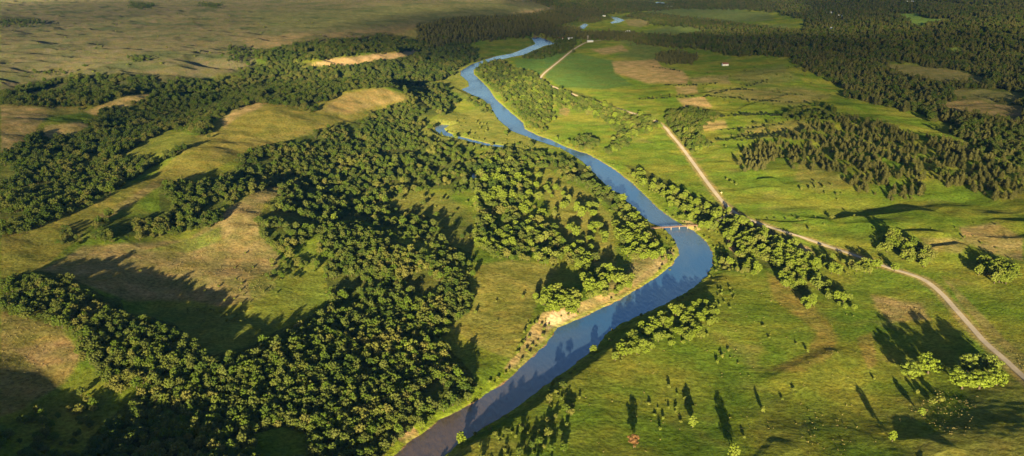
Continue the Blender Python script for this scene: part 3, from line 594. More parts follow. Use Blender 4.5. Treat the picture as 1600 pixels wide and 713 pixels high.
# ------------------------------------------------------------------ roads laid on the ground sheet
from mathutils.bvhtree import BVHTree
def sheet_height(x, y):
    """height of the ground sheet's own facets (bilinear in its polar grid)"""
    a = np.arctan2(x, y); r = np.hypot(x, y)
    i = np.interp(r, rr, np.arange(nr)); j = np.interp(a, az, np.arange(nc))
    i0 = np.clip(i.astype(int), 0, nr-2); j0 = np.clip(j.astype(int), 0, nc-2); fi = i-i0; fj = j-j0
    H = GH.reshape(nr, nc)
    return (H[i0,j0]*(1-fi)+H[i0+1,j0]*fi)*(1-fj) + (H[i0,j0+1]*(1-fi)+H[i0+1,j0+1]*fi)*fj
m, t, b = nmat('gravel'); L = t.links
geo = t.nodes.new('ShaderNodeNewGeometry'); nz = t.nodes.new('ShaderNodeTexNoise'); nz.inputs['Scale'].default_value = .25; nz.inputs['Detail'].default_value = 6; L.new(geo.outputs['Position'], nz.inputs['Vector'])
at = t.nodes.new('ShaderNodeAttribute'); at.attribute_name = 'rut'
mx = t.nodes.new('ShaderNodeMix'); mx.data_type = 'RGBA'; L.new(nz.outputs[0], mx.inputs['Factor']); mx.inputs['A'].default_value = (.24,.20,.165,1); mx.inputs['B'].default_value = (.42,.355,.30,1)
mx2 = t.nodes.new('ShaderNodeMix'); mx2.data_type = 'RGBA'; L.new(at.outputs['Fac'], mx2.inputs['Factor']); L.new(mx.outputs['Result'], mx2.inputs['A']); mx2.inputs['B'].default_value = (.24,.19,.11,1)
L.new(mx2.outputs['Result'], b.inputs['Base Color']); b.inputs['Diffuse Roughness'].default_value = 1
M_GRAVEL = m
def road(name, P, width, lift=.12, step=3.0):
    P = np.array(P); L_ = np.r_[0, np.cumsum(np.hypot(*np.diff(P, axis=0).T))]; n = int(L_[-1]/step)
    s = np.linspace(0, L_[-1], n); x = np.interp(s, L_, P[:,0]); y = np.interp(s, L_, P[:,1])
    k = np.ones(5)/5; x[2:-2] = np.convolve(x, k, 'valid'); y[2:-2] = np.convolve(y, k, 'valid')
    tx, ty = np.gradient(x), np.gradient(y); l = np.hypot(tx, ty); nxv, nyv = -ty/l, tx/l
    off = np.array([-.62,-.5,-.38,-.22,0,.22,.38,.5,.62])*width; rut = [.95,.6,.25,0,.22,0,.25,.6,.95]
    X = x[:,None]+nxv[:,None]*off; Y = y[:,None]+nyv[:,None]*off
    H = sheet_height(X.ravel(), Y.ravel()).reshape(X.shape)
    top = H.max(1)
    for _ in range(3): top[1:-1] = np.maximum(top[1:-1], (top[:-2]+top[2:])/2)
    dist = np.hypot(x, y); up = lift + .00006*np.maximum(dist-1000, 0)
    Zr = (top+up)[:,None] + np.array([-1.1,-.12,0,0,.04,0,0,-.12,-1.1])
    v = np.stack([X, Y, Zr], -1).reshape(-1, 3); ids = np.arange(n*9).reshape(n, 9)
    f = np.stack([ids[:-1,:-1], ids[:-1,1:], ids[1:,1:], ids[1:,:-1]], -1).reshape(-1, 4)[:, ::-1]
    w_ = bpy.data.meshes.new(name); w_.from_pydata(v.tolist(), [], f.tolist()); w_.materials.append(M_GRAVEL)
    a_ = w_.attributes.new('rut', 'FLOAT', 'POINT'); a_.data.foreach_set('value', np.tile(rut, n).astype(np.float32))
    o = bpy.data.objects.new(name, w_); COL.objects.link(o); o['kind'] = 'structure'; return o
road('road', ROAD, 6.0)
road('path', TRACK, 3.6)

# ------------------------------------------------------------------ trees: prototypes
def cards(rg, P, N, size, out):
    n = len(P); N = N + rg.normal(0, .32, N.shape); N /= np.linalg.norm(N, axis=1)[:,None]
    up = rg.normal(0, 1, (n, 3)); U = np.cross(N, up); U /= np.linalg.norm(U, axis=1)[:,None]; W = np.cross(N, U)
    s = size*rg.uniform(.6, 1.25, n)[:,None]; a = rg.uniform(.7, 1.2, n)[:,None]
    q = np.stack([P-U*s*a-W*s*.5, P+U*s*.5*a-W*s, P+U*s*a+W*s*.5, P-U*s*.4*a+W*s], 1)
    out.append(q.reshape(-1, 3))
def cards_mesh(name, out, mat):
    v = np.concatenate(out); n = len(v)//4
    m_ = bpy.data.meshes.new(name); m_.vertices.add(len(v)); m_.vertices.foreach_set('co', v.ravel().astype(np.float32))
    m_.loops.add(n*4); m_.loops.foreach_set('vertex_index', np.arange(n*4, dtype=np.int32)); m_.polygons.add(n)
    m_.polygons.foreach_set('loop_start', (np.arange(n)*4).astype(np.int32)); m_.update(); m_.materials.append(mat); return m_
def sphere_pts(rg, n):
    d = rg.normal(0, 1, (n, 3)); return d/np.linalg.norm(d, axis=1)[:,None]
def broad_crown(seed, Rr, H, base, lobes, mat, leaf=.42, ragged=0.0, per=46, lobe=(.22,.36)):
    """round crown of many leafy tufts with hollows between them, uneven outline"""
    rg = np.random.default_rng(seed); out = []
    ph = rg.uniform(0, 6.28, 3); rad = (H-base)/2
    for i in range(lobes):
        g = (i+.5)/lobes; zz = 1-1.8*g; aa = i*2.39996+rg.normal(0, .25); cs = math.sqrt(max(0, 1-zz*zz))
        d = np.array((math.cos(aa)*cs, math.sin(aa)*cs, zz))
        k = 1+.16*math.sin(2*aa+ph[0])+.12*math.sin(3*aa+ph[1]) + rg.normal(0, .05+ragged)
        lr = rg.uniform(*lobe)*Rr
        c = np.array((d[0]*(Rr-lr*.8)*k, d[1]*(Rr-lr*.8)*k, base+rad+d[2]*(rad-lr*.55)*(1+rg.normal(0, .10+ragged))))
        s = sphere_pts(rg, per); s[:,2] = np.where(s[:,2] < -.3, -s[:,2], s[:,2])
        p = c + s*np.array((lr, lr, lr*.72))*rg.uniform(.8, 1.05, per)[:,None]
        cards(rg, p, s, leaf, out)
    n = lobes*9; s = sphere_pts(rg, n)
    cards(rg, np.array((0, 0, base+rad*.9))+s*np.array((Rr*.66, Rr*.66, rad*.66))*rg.uniform(.6, 1, n)[:,None], s, leaf*1.6, out)
    return cards_mesh('crown', out, mat)
def pine_crown(seed, Rr, H, base, mat):
    rg = np.random.default_rng(seed); out = []
    z = base
    while z < H-.6:
        g = (z-base)/(H-base); r = Rr*(1-g**1.8)*(.72+.28*min(1, g*4))*rg.uniform(.85, 1.12)+.35
        nb = int(3+4*(1-g)); a0 = rg.uniform(0, 6.28)
        for k in range(nb):
            a = a0+k*6.283/nb+rg.normal(0, .3); rl = r*rg.uniform(.6, 1.12); c = np.array((math.cos(a)*rl*.62, math.sin(a)*rl*.62, z+rg.uniform(-.5, .5)))
            n = 26; s = sphere_pts(rg, n); p = c + s*np.array((rl*.42, rl*.42, .55))
            cards(rg, p, s*np.array((.8,.8,1.0)) + np.array((math.cos(a)*.5, math.sin(a)*.5, .1)), .34, out)
        z += (H-base)/9
    n = 60; s = sphere_pts(rg, n); p = s*np.array((1.2,1.2,.9))+np.array((0,0,H-1.2)); cards(rg, p, s, .32, out)
    return cards_mesh('crown', out, mat)
def trunk_mesh(seed, H, r, spread, limbs=5):
    rg = random.Random(seed); b_ = MB(); lean = (rg.uniform(-.4,.4), rg.uniform(-.4,.4))
    b_.tube([(0,0,-1.2),(0,0,0),(lean[0]*.4,lean[1]*.4,H*.4),(lean[0],lean[1],H*.8)], [r*1.5,r*1.15,r*.8,r*.25], 6)
    for i in range(limbs):
        a = i*2.4+rg.uniform(-.4,.4); z0 = H*rg.uniform(.25,.5); e = spread*rg.uniform(.5,.85)
        b_.tube([(lean[0]*.3,lean[1]*.3,z0),(math.cos(a)*e*.5,math.sin(a)*e*.5,z0+H*.14),(math.cos(a)*e,math.sin(a)*e,z0+H*.3)], [r*.5,r*.32,r*.1], 4)
    return b_.mesh('trunk', M_BARK)
M_SHADE_BUSH = leafmat('shade_bush_foliage', [(.022,.035,.014),(.035,.045,.018)], .03)  # near-black, so that the rows read as terrace shadow lines
PROTO = {'cedar':[], 'oak':[], 'cotton':[], 'pine':[], 'bush':[], 'rust':[]}  # 'cedar' holds the dark bushes added for terrace shadow lines
for i in range(7):
    Rr, H, bs = [(4.6,8.6,1.6),(5.0,9.0,1.4),(4.3,9.6,1.8),(5.3,8.4,1.2),(4.0,8.0,1.4),(4.8,10.2,2.0),(5.1,9.4,1.4)][i]
    PROTO['oak'].append((broad_crown(10+i, Rr, H, bs, 22, M_OAK, .37, .09, 46), trunk_mesh(i, H, .32, Rr)))
for i in range(5):
    Rr, H, bs = [(5.0,10.6,.9),(5.6,10.0,.9),(4.0,9.2,.8),(4.7,11.5,1.2),(6.0,11.0,1.0)][i]
    PROTO['cotton'].append((broad_crown(40+i, Rr, H, bs, 30, M_COT, .38, .08, 46, (.17,.31)), trunk_mesh(20+i, H, .42, Rr, 7)))
for i in range(5):
    Rr, H = [(3.6,9.5),(4.2,10.5),(3.4,8.5),(4.4,9.8),(3.7,11.2)][i]
    PROTO['pine'].append((pine_crown(60+i, Rr, H, 1.8, M_PINE), trunk_mesh(40+i, H, .30, 1.2, 2)))
for i in range(4):
    Rr, H = [(1.7,2.8),(2.1,2.6),(1.4,3.2),(1.9,3.4)][i]
    PROTO['bush'].append((broad_crown(80+i, Rr, H, .1, 13, M_BUSH, .26, .08, 26), trunk_mesh(60+i, H*.8, .10, Rr*.7, 4)))
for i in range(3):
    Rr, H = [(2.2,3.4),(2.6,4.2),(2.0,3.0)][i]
    PROTO['cedar'].append((broad_crown(120+i, Rr, H, .1, 11, M_SHADE_BUSH, .34, .08, 26), trunk_mesh(90+i, H*.8, .12, Rr*.7, 3)))
PROTO['rust'].append((broad_crown(99, 4.4, 11, 2.2, 20, M_RUST, .38, .1), trunk_mesh(99, 11, .35, 4)))
NAME = {'cedar':'terrace_shade_bush','oak':'broadleaf_tree','cotton':'cottonwood_tree','pine':'pine_tree','bush':'shrub','rust':'russet_tree'}
CAT = {'cedar':'cedar','oak':'oak','cotton':'cottonwood','pine':'pine','bush':'shrub','rust':'tree'}  # 'cedar': dark bushes added as stand-in for terrace shadow lines
LOOK = {'oak':'olive green oak','cotton':'yellow green ragged cottonwood','pine':'brownish green pine','bush':'small green bush'}
GRP = {'oak':'oaks','cotton':'cottonwoods','pine':'pines','bush':'shrubs'}
BASEH = {'oak':9.0,'cotton':12.0,'pine':13.0,'bush':3.0}
def plant(kind, var, x, y, z, s, sz, rz, label, group):
    cm, tm = PROTO[kind][var]
    root = empty(NAME[kind], (x, y, z), rz); root.scale = (s, s, sz)
    c = bpy.data.objects.new('crown' if kind != 'bush' else 'foliage', cm); COL.objects.link(c); c.parent = root
    k = bpy.data.objects.new('trunk' if kind != 'bush' else 'stem', tm); COL.objects.link(k); k.parent = root
    tag(root, label, CAT[kind], group); return root

# ------------------------------------------------------------------ scatter the woods
rg = np.random.default_rng(7)
cand = []
for r0, r1, sp in ((450, 1150, 5.7), (1150, 2200, 7.4), (2200, 3400, 10.0), (3400, 10500, 15.0)):
    xm = r1*math.sin(.63); gx = np.arange(-xm, xm, sp); gy = np.arange(r0*.7, r1, sp)
    X, Y = np.meshgrid(gx, gy); X = X.ravel()+rg.uniform(-.45, .45, X.size)*sp; Y = Y.ravel()+rg.uniform(-.45, .45, Y.size)*sp
    X = X + (np.floor(Y/sp)%2)*sp*.5
    r = np.hypot(X, Y); a = np.arctan2(X, Y); k = (r >= r0) & (r < r1) & (np.abs(a) < .61)
    cand.append(np.c_[X[k], Y[k], np.full(k.sum(), sp)])
cand = np.concatenate(cand); X, Y, SP = cand.T
Hc = sheet_height(X, Y)
dwat = np.full(len(X), 60.0)
for i_, (P, wd) in enumerate(WPOLY): dwat = np.minimum(dwat, sdist(X, Y, P, 60.0) if i_ < 3 else sdist(X, Y, P, 260.0)/12-3)
drd = pdist(X, Y, ROAD, 20.0)
PXc, PYc = proj(X, Y, Hc + 5.0)
PXg, PYg = proj(X, Y, Hc)
PXc = PXc + 2.5*perlin(X/40, Y/60, 301); PYc = PYc + 1.5*perlin(X/40, Y/60, 302)
jx = rg.normal(0, 3.2, len(X)); jy = rg.normal(0, 1.3, len(X)); PXc = PXc+jx; PYc = PYc+jy
clear = np.zeros(len(X), bool)
for P in CLEAR: clear |= inside(PXg+jx*.7, PYg+jy*.7, P)
gapn = fbm(X/26, Y/40, 201, 2); gap2 = fbm(X/75, Y/120, 231, 2); rnd = rg.random(len(X))
zid = np.full(len(X), -1)
ok = (dwat > 4.0) & (drd > 7.0) & ~clear
for k, q in enumerate(Z):
    d = q['dens']; w = ok & inside(PXc, PYc, q['poly'])
    if d > .6:
        keep = w & (rnd < 1-(1-d)*.5) & (gapn > -.45+ (1-d)*1.1) & ((gap2 > np.where((Y > 900) & (Y < 3500), -.28, -.48)) | (np.ptp(np.array(q['poly'])[:,0]) < 240))
    elif d > .3: keep = w & (rnd < d*(1+1.3*gapn))
    else: keep = w & (rnd < d*np.clip(1+2.0*gapn, .1, 3))
    zid = np.where(keep & (zid < 0), k, zid)
kb = len(Z); Z.append(dict(poly=None, mix={'bush':.7,'cotton':.3}, dens=.1, phrase='growing right at the river edge', size=.85, grp=None))
zid = np.where((zid < 0) & (dwat > 2.5) & (dwat < 13) & (np.hypot(X, Y) < 2300) & (rnd < .30*np.clip(.6+2.2*gapn, 0, 1.5)) & (drd > 7), kb, zid)
S = zid >= 0; X, Y, SP, Hc, zid, PXg, PYg = [q[S] for q in (X, Y, SP, Hc, zid, PXg, PYg)]
n = len(X); kind = np.empty(n, dtype='U8'); u = rg.random(n)
pat = fbm(X/70, Y/70, 401, 2)*.5+.5
for k, q in enumerate(Z):
    w = zid == k; ks = list(q['mix']); cum = np.cumsum([q['mix'][a] for a in ks]); v = .5*u[w]+.5*np.clip(pat[w]*1.6-.3, 0, 1)
    kind[w] = np.array(ks)[np.minimum(np.searchsorted(cum, v*.999), len(ks)-1)]
zs = np.array([q['size'] for q in Z])[zid]
grow = np.sqrt(SP/6.6)*.97
big = 1 + .16*fbm(X/45, Y/45, 411, 2)
scl = zs*np.minimum(grow, 1.25)*big*np.where(rg.random(n) < .3, rg.uniform(.5,.8,n), rg.uniform(.85, 1.25, n))*np.where(kind == 'oak', .84, 1)*np.where(kind == 'cotton', .9, 1)*np.where(kind == 'pine', .95, 1)
scz = scl*rg.uniform(.8, 1.35, n)*np.where(kind == 'pine', .9, 1); rot = rg.uniform(0, 6.283, n)
dcam = np.sqrt(X*X+Y*Y+(Hc-CAMZ)**2)
bh = np.array([BASEH[k] for k in kind]); shown = scl*bh/dcam
inframe = (PXg > 0) & (PXg < 1600) & (PYg < 720) & (PYg > 2)
print('trees', n, {k: int((kind == k).sum()) for k in GRP})

SRC = {}
LIMIT = {'oak':300, 'cotton':270, 'pine':300, 'bush':250}
for kd in ('oak','cotton','pine','bush'):
    w = np.where(kind == kd)[0]; order = w[np.argsort(-(shown[w]*np.where(inframe[w], 1, .01)))]
    near, rest = order[:LIMIT[kd]], order[LIMIT[kd]:]
    nv = len(PROTO[kd])
    for i in near:
        q = Z[zid[i]]; v = int(rg.integers(nv))
        root = plant(kd, v, X[i], Y[i], Hc[i]-.1, scl[i], scz[i], rot[i], LOOK[kd]+' '+q['phrase'], GRP[kd]+' '+q['phrase'])
        if (kd, v) not in SRC: SRC[kd, v] = root
    if len(rest) == 0: continue
    pm = bpy.data.meshes.new('points'); pm.vertices.add(len(rest)); pm.vertices.foreach_set('co', np.c_[X[rest], Y[rest], Hc[rest]-.2].ravel().astype(np.float32))
    a_ = pm.attributes.new('idx', 'INT', 'POINT'); a_.data.foreach_set('value', rg.integers(0, nv, len(rest)).astype(np.int32))
    a_ = pm.attributes.new('rot', 'FLOAT_VECTOR', 'POINT'); a_.data.foreach_set('vector', np.c_[np.zeros(len(rest)), np.zeros(len(rest)), rot[rest]].ravel().astype(np.float32))
    a_ = pm.attributes.new('scl', 'FLOAT_VECTOR', 'POINT'); a_.data.foreach_set('vector', np.c_[scl[rest], scl[rest], scz[rest]].ravel().astype(np.float32))
    nm = {'oak':'broadleaf_woodland','cotton':'cottonwood_thicket','pine':'pine_forest','bush':'shrub_cover'}[kd]
    o = bpy.data.objects.new(nm, pm); COL.objects.link(o)
    tag(o, {'oak':'countless rounded green trees of the woods farther off','cotton':'yellow green trees massed along the farther river banks','pine':'dark mass of pines covering the far hills','bush':'small green bushes too many to count on the far slopes'}[kd],
        {'oak':'woodland','cotton':'thicket','pine':'pine forest','bush':'shrubs'}[kd], None, 'stuff')
    ng = bpy.data.node_groups.new('scatter_'+nm, 'GeometryNodeTree')
    ng.interface.new_socket('Geometry', in_out='INPUT', socket_type='NodeSocketGeometry'); ng.interface.new_socket('Geometry', in_out='OUTPUT', socket_type='NodeSocketGeometry')
    gi = ng.nodes.new('NodeGroupInput'); go = ng.nodes.new('NodeGroupOutput'); ins = ng.nodes.new('GeometryNodeInstanceOnPoints')
    jn = ng.nodes.new('GeometryNodeGeometryToInstance')
    for v in reversed(range(nv)):
        j2 = ng.nodes.new('GeometryNodeJoinGeometry')
        if (kd, v) not in SRC: continue
        for ch in SRC[kd, v].children:
            oi = ng.nodes.new('GeometryNodeObjectInfo'); oi.inputs['Object'].default_value = ch; oi.transform_space = 'ORIGINAL'
            ng.links.new(oi.outputs['Geometry'], j2.inputs[0])
        ng.links.new(j2.outputs[0], jn.inputs[0])
    ng.links.new(gi.outputs[0], ins.inputs['Points']); ng.links.new(jn.outputs[0], ins.inputs['Instance'])
    ins.inputs['Pick Instance'].default_value = True
    for nm_, ty, sk in (('idx','INT','Instance Index'),('rot','FLOAT_VECTOR','Rotation'),('scl','FLOAT_VECTOR','Scale')):
        na_ = ng.nodes.new('GeometryNodeInputNamedAttribute'); na_.data_type = ty; na_.inputs['Name'].default_value = nm_
        ng.links.new(na_.outputs['Attribute'], ins.inputs[sk])
    ng.links.new(ins.outputs[0], go.inputs[0])
    md = o.modifiers.new('scatter', 'NODES'); md.node_group = ng
bpy.context.view_layer.update()

# ------------------------------------------------------------------ trees that stand alone, each with its own words
SOLO = [ # picture x, y of the foot, kind, scale, height scale, variant, label
 (1394,690,'cotton',.75,1.0,2,'lone pale tree near the bottom right casting a long thin shadow'),
 (990,700,'rust',.95,1.05,0,'russet crowned tree at the bottom edge of the right meadow'),
 (1082,668,'cotton',.9,1.1,2,'slim tree right of the small bush patch in the lower meadow'),
 (1146,716,'cotton',.9,1.1,0,'tree cut by the bottom edge below the long double shadow'),
 (1422,590,'cotton',1.9,1.45,1,'big yellow green tree, left of the pair in the lower right meadow'),
 (1450,584,'cotton',1.8,1.5,4,'big yellow green tree, right of the pair in the lower right meadow'),
 (1503,608,'cotton',1.9,1.5,4,'huge spreading tree at the left end of the cluster beside the road'),
 (1530,608,'cotton',2.0,1.55,1,'huge spreading tree in the middle of the cluster beside the road'),
 (1557,602,'cotton',1.75,1.35,0,'huge spreading tree at the right end of the cluster beside the road'),
 (1512,584,'cotton',1.9,1.6,3,'tall tree at the back of the cluster beside the road'),
 (1545,580,'cotton',1.8,1.5,1,'rounded tree at the back right of the cluster beside the road'),
 (1440,650,'cotton',.7,.75,2,'low pale tree above the lone tree at the bottom right'),
 (1456,630,'bush',1.7,1.5,1,'pale bush between the big pair and the low tree, left of two'),
 (1470,628,'bush',1.8,1.6,3,'pale bush between the big pair and the low tree, right of two'),
 (1434,615,'bush',1.1,1.2,0,'little bush in the shadow of the big pair'),
 (1398,424,'cotton',.9,.95,0,'tree standing at the edge of the gravel road casting a spiky shadow'),
 (842,312,'cotton',1.0,.8,2,'round tree at the top left of the inner meadow'),
 (856,292,'cotton',1.0,.8,0,'round tree beside the dark shadow high in the inner meadow'),
 (890,360,'cotton',1.1,.95,1,'round tree in the middle of the inner meadow'),
 (930,358,'cotton',1.3,1.0,4,'wide bright tree of the inner meadow beneath two shadows'),
 (922,376,'cotton',1.0,.7,1,'low flat topped tree below the wide bright tree'),
 (945,380,'cotton',.9,.6,3,'low green tree left of the clump by the bridge'),
 (962,356,'cotton',1.1,1.05,0,'bright tree next to the river bank above the clump'),
 (980,350,'cotton',1.1,1.0,4,'bright tree leaning over the river above the bridge'),
 (886,392,'cotton',1.1,.9,1,'tree at the foot of the inner meadow'),
 (965,430,'cotton',1.0,.9,4,'pale tree on the point below the egg shaped shadow'),
 (984,440,'bush',2.2,1.6,1,'pale bushy tree by the sandy point of the bend'),
 (939,420,'bush',2.2,1.8,0,'small round tree in the tree shadow near the point'),
 (913,418,'cotton',1.0,.7,2,'green tree with two pale neighbours at the meadow end'),
 (880,306,'cotton',.9,.9,2,'slender tree in the open strip of the inner meadow'),
 (1104,196,'oak',.7,.6,1,'grey bare looking tree behind the roadside grove'),
 (1160,210,'oak',1.0,1.1,2,'single dark tree on the terrace between the two dark bush rows'),
 (1252,297,'bush',1.5,1.8,2,'little bush with a pointed shadow below the hill, left of two'),
 (1266,296,'bush',1.5,1.8,0,'little bush with a pointed shadow below the hill, right of two'),
 (1249,345,'bush',1.9,1.5,1,'yellowish bush in the roadside dip'),
 (1300,342,'bush',1.9,1.5,3,'green bush at the tip of the curved shadow'),
 (1134,230,'bush',1.6,1.5,0,'dark little bush at the right foot of the roadside grove'),
 (1136,282,'bush',1.5,1.5,2,'first of the little bushes in a row right of the road'),
 (1143,286,'bush',1.5,1.5,1,'middle one of the little bushes in a row right of the road'),
 (1150,290,'bush',1.5,1.5,3,'last of the little bushes in a row right of the road'),
 (1192,645,'bush',1.2,1.8,2,'tiny bush with a slim shadow at the centre of the lower meadow'),
 (1262,551,'bush',.8,1.2,0,'tiny bush inside the curve of the brown grass band'),
 (219,424,'bush',1.2,.8,1,'yellowish bush alone in the shaded hollow of the left hill'),
 (1062,452,'bush',.01,.01,0,''),
 (1046,424,'bush',1.0,1.0,1,'dark little bush near the sandy rim of the bend'),
 (277,22,'oak',1.0,1.0,1,'dark dot of a tree far out on the prairie'),
 (134,116,'oak',1.2,1.0,3,'lone dark tree on the prairie above the left woods'),
 (908,68,'oak',1.1,.8,2,'dark bush tree beside the far road near the white shed'),
 (1496,112,'oak',.01,.01,0,''),
]
# near-black bushes added in rows for the shadow lines of terraces and gullies
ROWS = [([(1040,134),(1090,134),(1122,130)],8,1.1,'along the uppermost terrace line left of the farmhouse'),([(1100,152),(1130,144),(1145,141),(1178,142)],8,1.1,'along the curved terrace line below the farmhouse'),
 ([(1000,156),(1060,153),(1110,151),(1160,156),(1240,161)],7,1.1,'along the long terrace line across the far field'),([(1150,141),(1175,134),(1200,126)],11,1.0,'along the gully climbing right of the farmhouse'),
 ([(1105,186),(1140,182),(1190,181),(1262,184),(1330,190)],6,1.3,'in the dark row on the top terrace above the grove'),([(1120,205),(1150,202),(1200,198),(1238,193)],9,.9,'in the broken row of the middle terrace'),
 ([(1120,220),(1160,219),(1200,216),(1260,218),(1300,220)],6,1.1,'in the lowest row below the pine hill crest'),([(1010,105),(1040,108),(1062,112)],14,1,'beside the brown field strip'),
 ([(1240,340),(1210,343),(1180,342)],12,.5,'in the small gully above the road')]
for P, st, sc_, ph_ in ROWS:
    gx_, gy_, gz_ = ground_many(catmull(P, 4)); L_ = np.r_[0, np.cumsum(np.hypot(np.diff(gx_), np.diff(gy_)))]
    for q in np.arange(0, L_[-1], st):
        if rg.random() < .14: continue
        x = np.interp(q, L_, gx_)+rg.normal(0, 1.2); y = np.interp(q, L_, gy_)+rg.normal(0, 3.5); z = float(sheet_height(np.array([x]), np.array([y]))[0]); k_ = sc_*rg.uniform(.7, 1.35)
        plant('cedar', int(rg.integers(3)), x, y, z-.1, k_, k_*rg.uniform(.8, 1.2), rg.uniform(0, 6.28), 'dark bush added for shade '+ph_, 'shade bushes '+ph_)
for px, py, kd, s, szz, v, lab in SOLO:
    if not lab: continue
    x, y, z = ground(px, py)
    z = float(sheet_height(np.array([x]), np.array([y]))[0])
    plant(kd, v % len(PROTO[kd]), x, y, z-.1, s, szz, (px*7) % 6.28, lab, None)

# ------------------------------------------------------------------ dry grass tussocks (uncountable)
gx = rg.uniform(-650, 900, 90000); gy = rg.uniform(560, 1500, 90000); gz = sheet_height(gx, gy); px, py = proj(gx, gy, gz)
TUFTZ = [[(0,490),(95,515),(130,560),(100,600),(40,640),(0,650)],[(300,380),(400,300),(440,290),(405,350),(440,400),(430,450),(400,470),(340,475),(300,450),(260,420)],[(1360,462),(1440,475),(1450,500),(1390,505),(1365,480)],[(1460,610),(1530,620),(1510,690),(1440,660),(1400,660)],[(1165,352),(1262,386),(1250,396),(1180,372)],[(900,590),(1200,450),(1330,500),(1400,713),(900,713)],[(1050,395),(1000,445),(960,450),(960,430),(1010,400)],[(1570,540),(1600,560),(1600,590)],[(1260,640),(1330,640),(1330,713),(1260,713)]]
dens = [.4,.45,.4,.5,.4,.035,.4,.5,.2]; keep = np.zeros(len(gx), bool); u = rg.random(len(gx)); g2 = fbm(gx/20, gy/20, 501, 2)
for P, d in zip(TUFTZ, dens): keep |= inside(px, py, P) & (u < d*np.clip(1+2.2*g2, 0, 3))
dd = np.full(len(gx), 60.0)
for P, wd in WPOLY[:1]: dd = sdist(gx, gy, P, 60.0)
keep &= (dd > 3) & (pdist(gx, gy, ROAD, 20.) > 5)
gx, gy, gz = gx[keep], gy[keep], gz[keep]; print('tufts', len(gx))
out = []; n = len(gx)
P3 = np.c_[gx, gy, gz+.3]
for k in range(4):
    o3 = rg.normal(0, 1, (n, 3))*np.array((.45,.45,.12)); cards(rg, P3+o3, np.c_[rg.normal(0,.6,(n,2)), np.full(n, .6)], .34, out)
tm = cards_mesh('dry_grass', out, M_TUFT); o = bpy.data.objects.new('dry_grass', tm); COL.objects.link(o)
tag(o, 'pale dry grass tussocks speckling the meadows and the left hill', 'grass', None, 'stuff')

# ------------------------------------------------------------------ footbridge over the bend
M_RUSTST = simple('rusted_steel', (.22,.12,.085), .75, .35, .6)
M_DECK = simple('bridge_planks', (.36,.24,.17), .85, .25, 1.2)
M_CONC = simple('pier_concrete', (.36,.31,.25), .85, .2, .7)
ax, ay = unproj(1018, 357, 3.6); bx, by = unproj(1090, 352, 3.6)
Lb = math.hypot(bx-ax, by-ay); ang = math.atan2(by-ay, bx-ax)
br = empty('footbridge', (ax, ay, 0), ang); tag(br, 'narrow rust red steel footbridge crossing the river at the bend', 'bridge')
b_ = MB(); b_.box((Lb/2, 0, 3.75), (Lb, 2.6, .18)); b_.build('deck', M_DECK, br)
for sy in (-1, 1):
    b_ = MB(); b_.box((Lb/2, sy*1.2, 3.45), (Lb, .22, .4)); b_.build('girder', M_RUSTST, br)
    b_ = MB(); b_.box((Lb/2, sy*1.4, 4.75), (Lb, .09, .09)); b_.box((Lb/2, sy*1.4, 4.3), (Lb, .09, .09))
    nn = int(Lb/2.5)
    for i in range(nn+1): b_.box((.15+i*(Lb-.3)/nn, sy*1.4, 4.2), (.10, .09, 1.1))
    b_.build('railing', M_RUSTST, br)
for fx in (.24, .42, .60, .78):
    b_ = MB(); b_.box((Lb*fx, 0, .6), (.7, 2.2, 4.98), 0, .85); b_.build('pier', M_CONC, br)
for fx in (.5, Lb-.5):
    b_ = MB(); b_.box((fx, 0, 1.2), (2.4, 4.6, 4.6), 0, .9); b_.build('abutment', M_CONC, br)

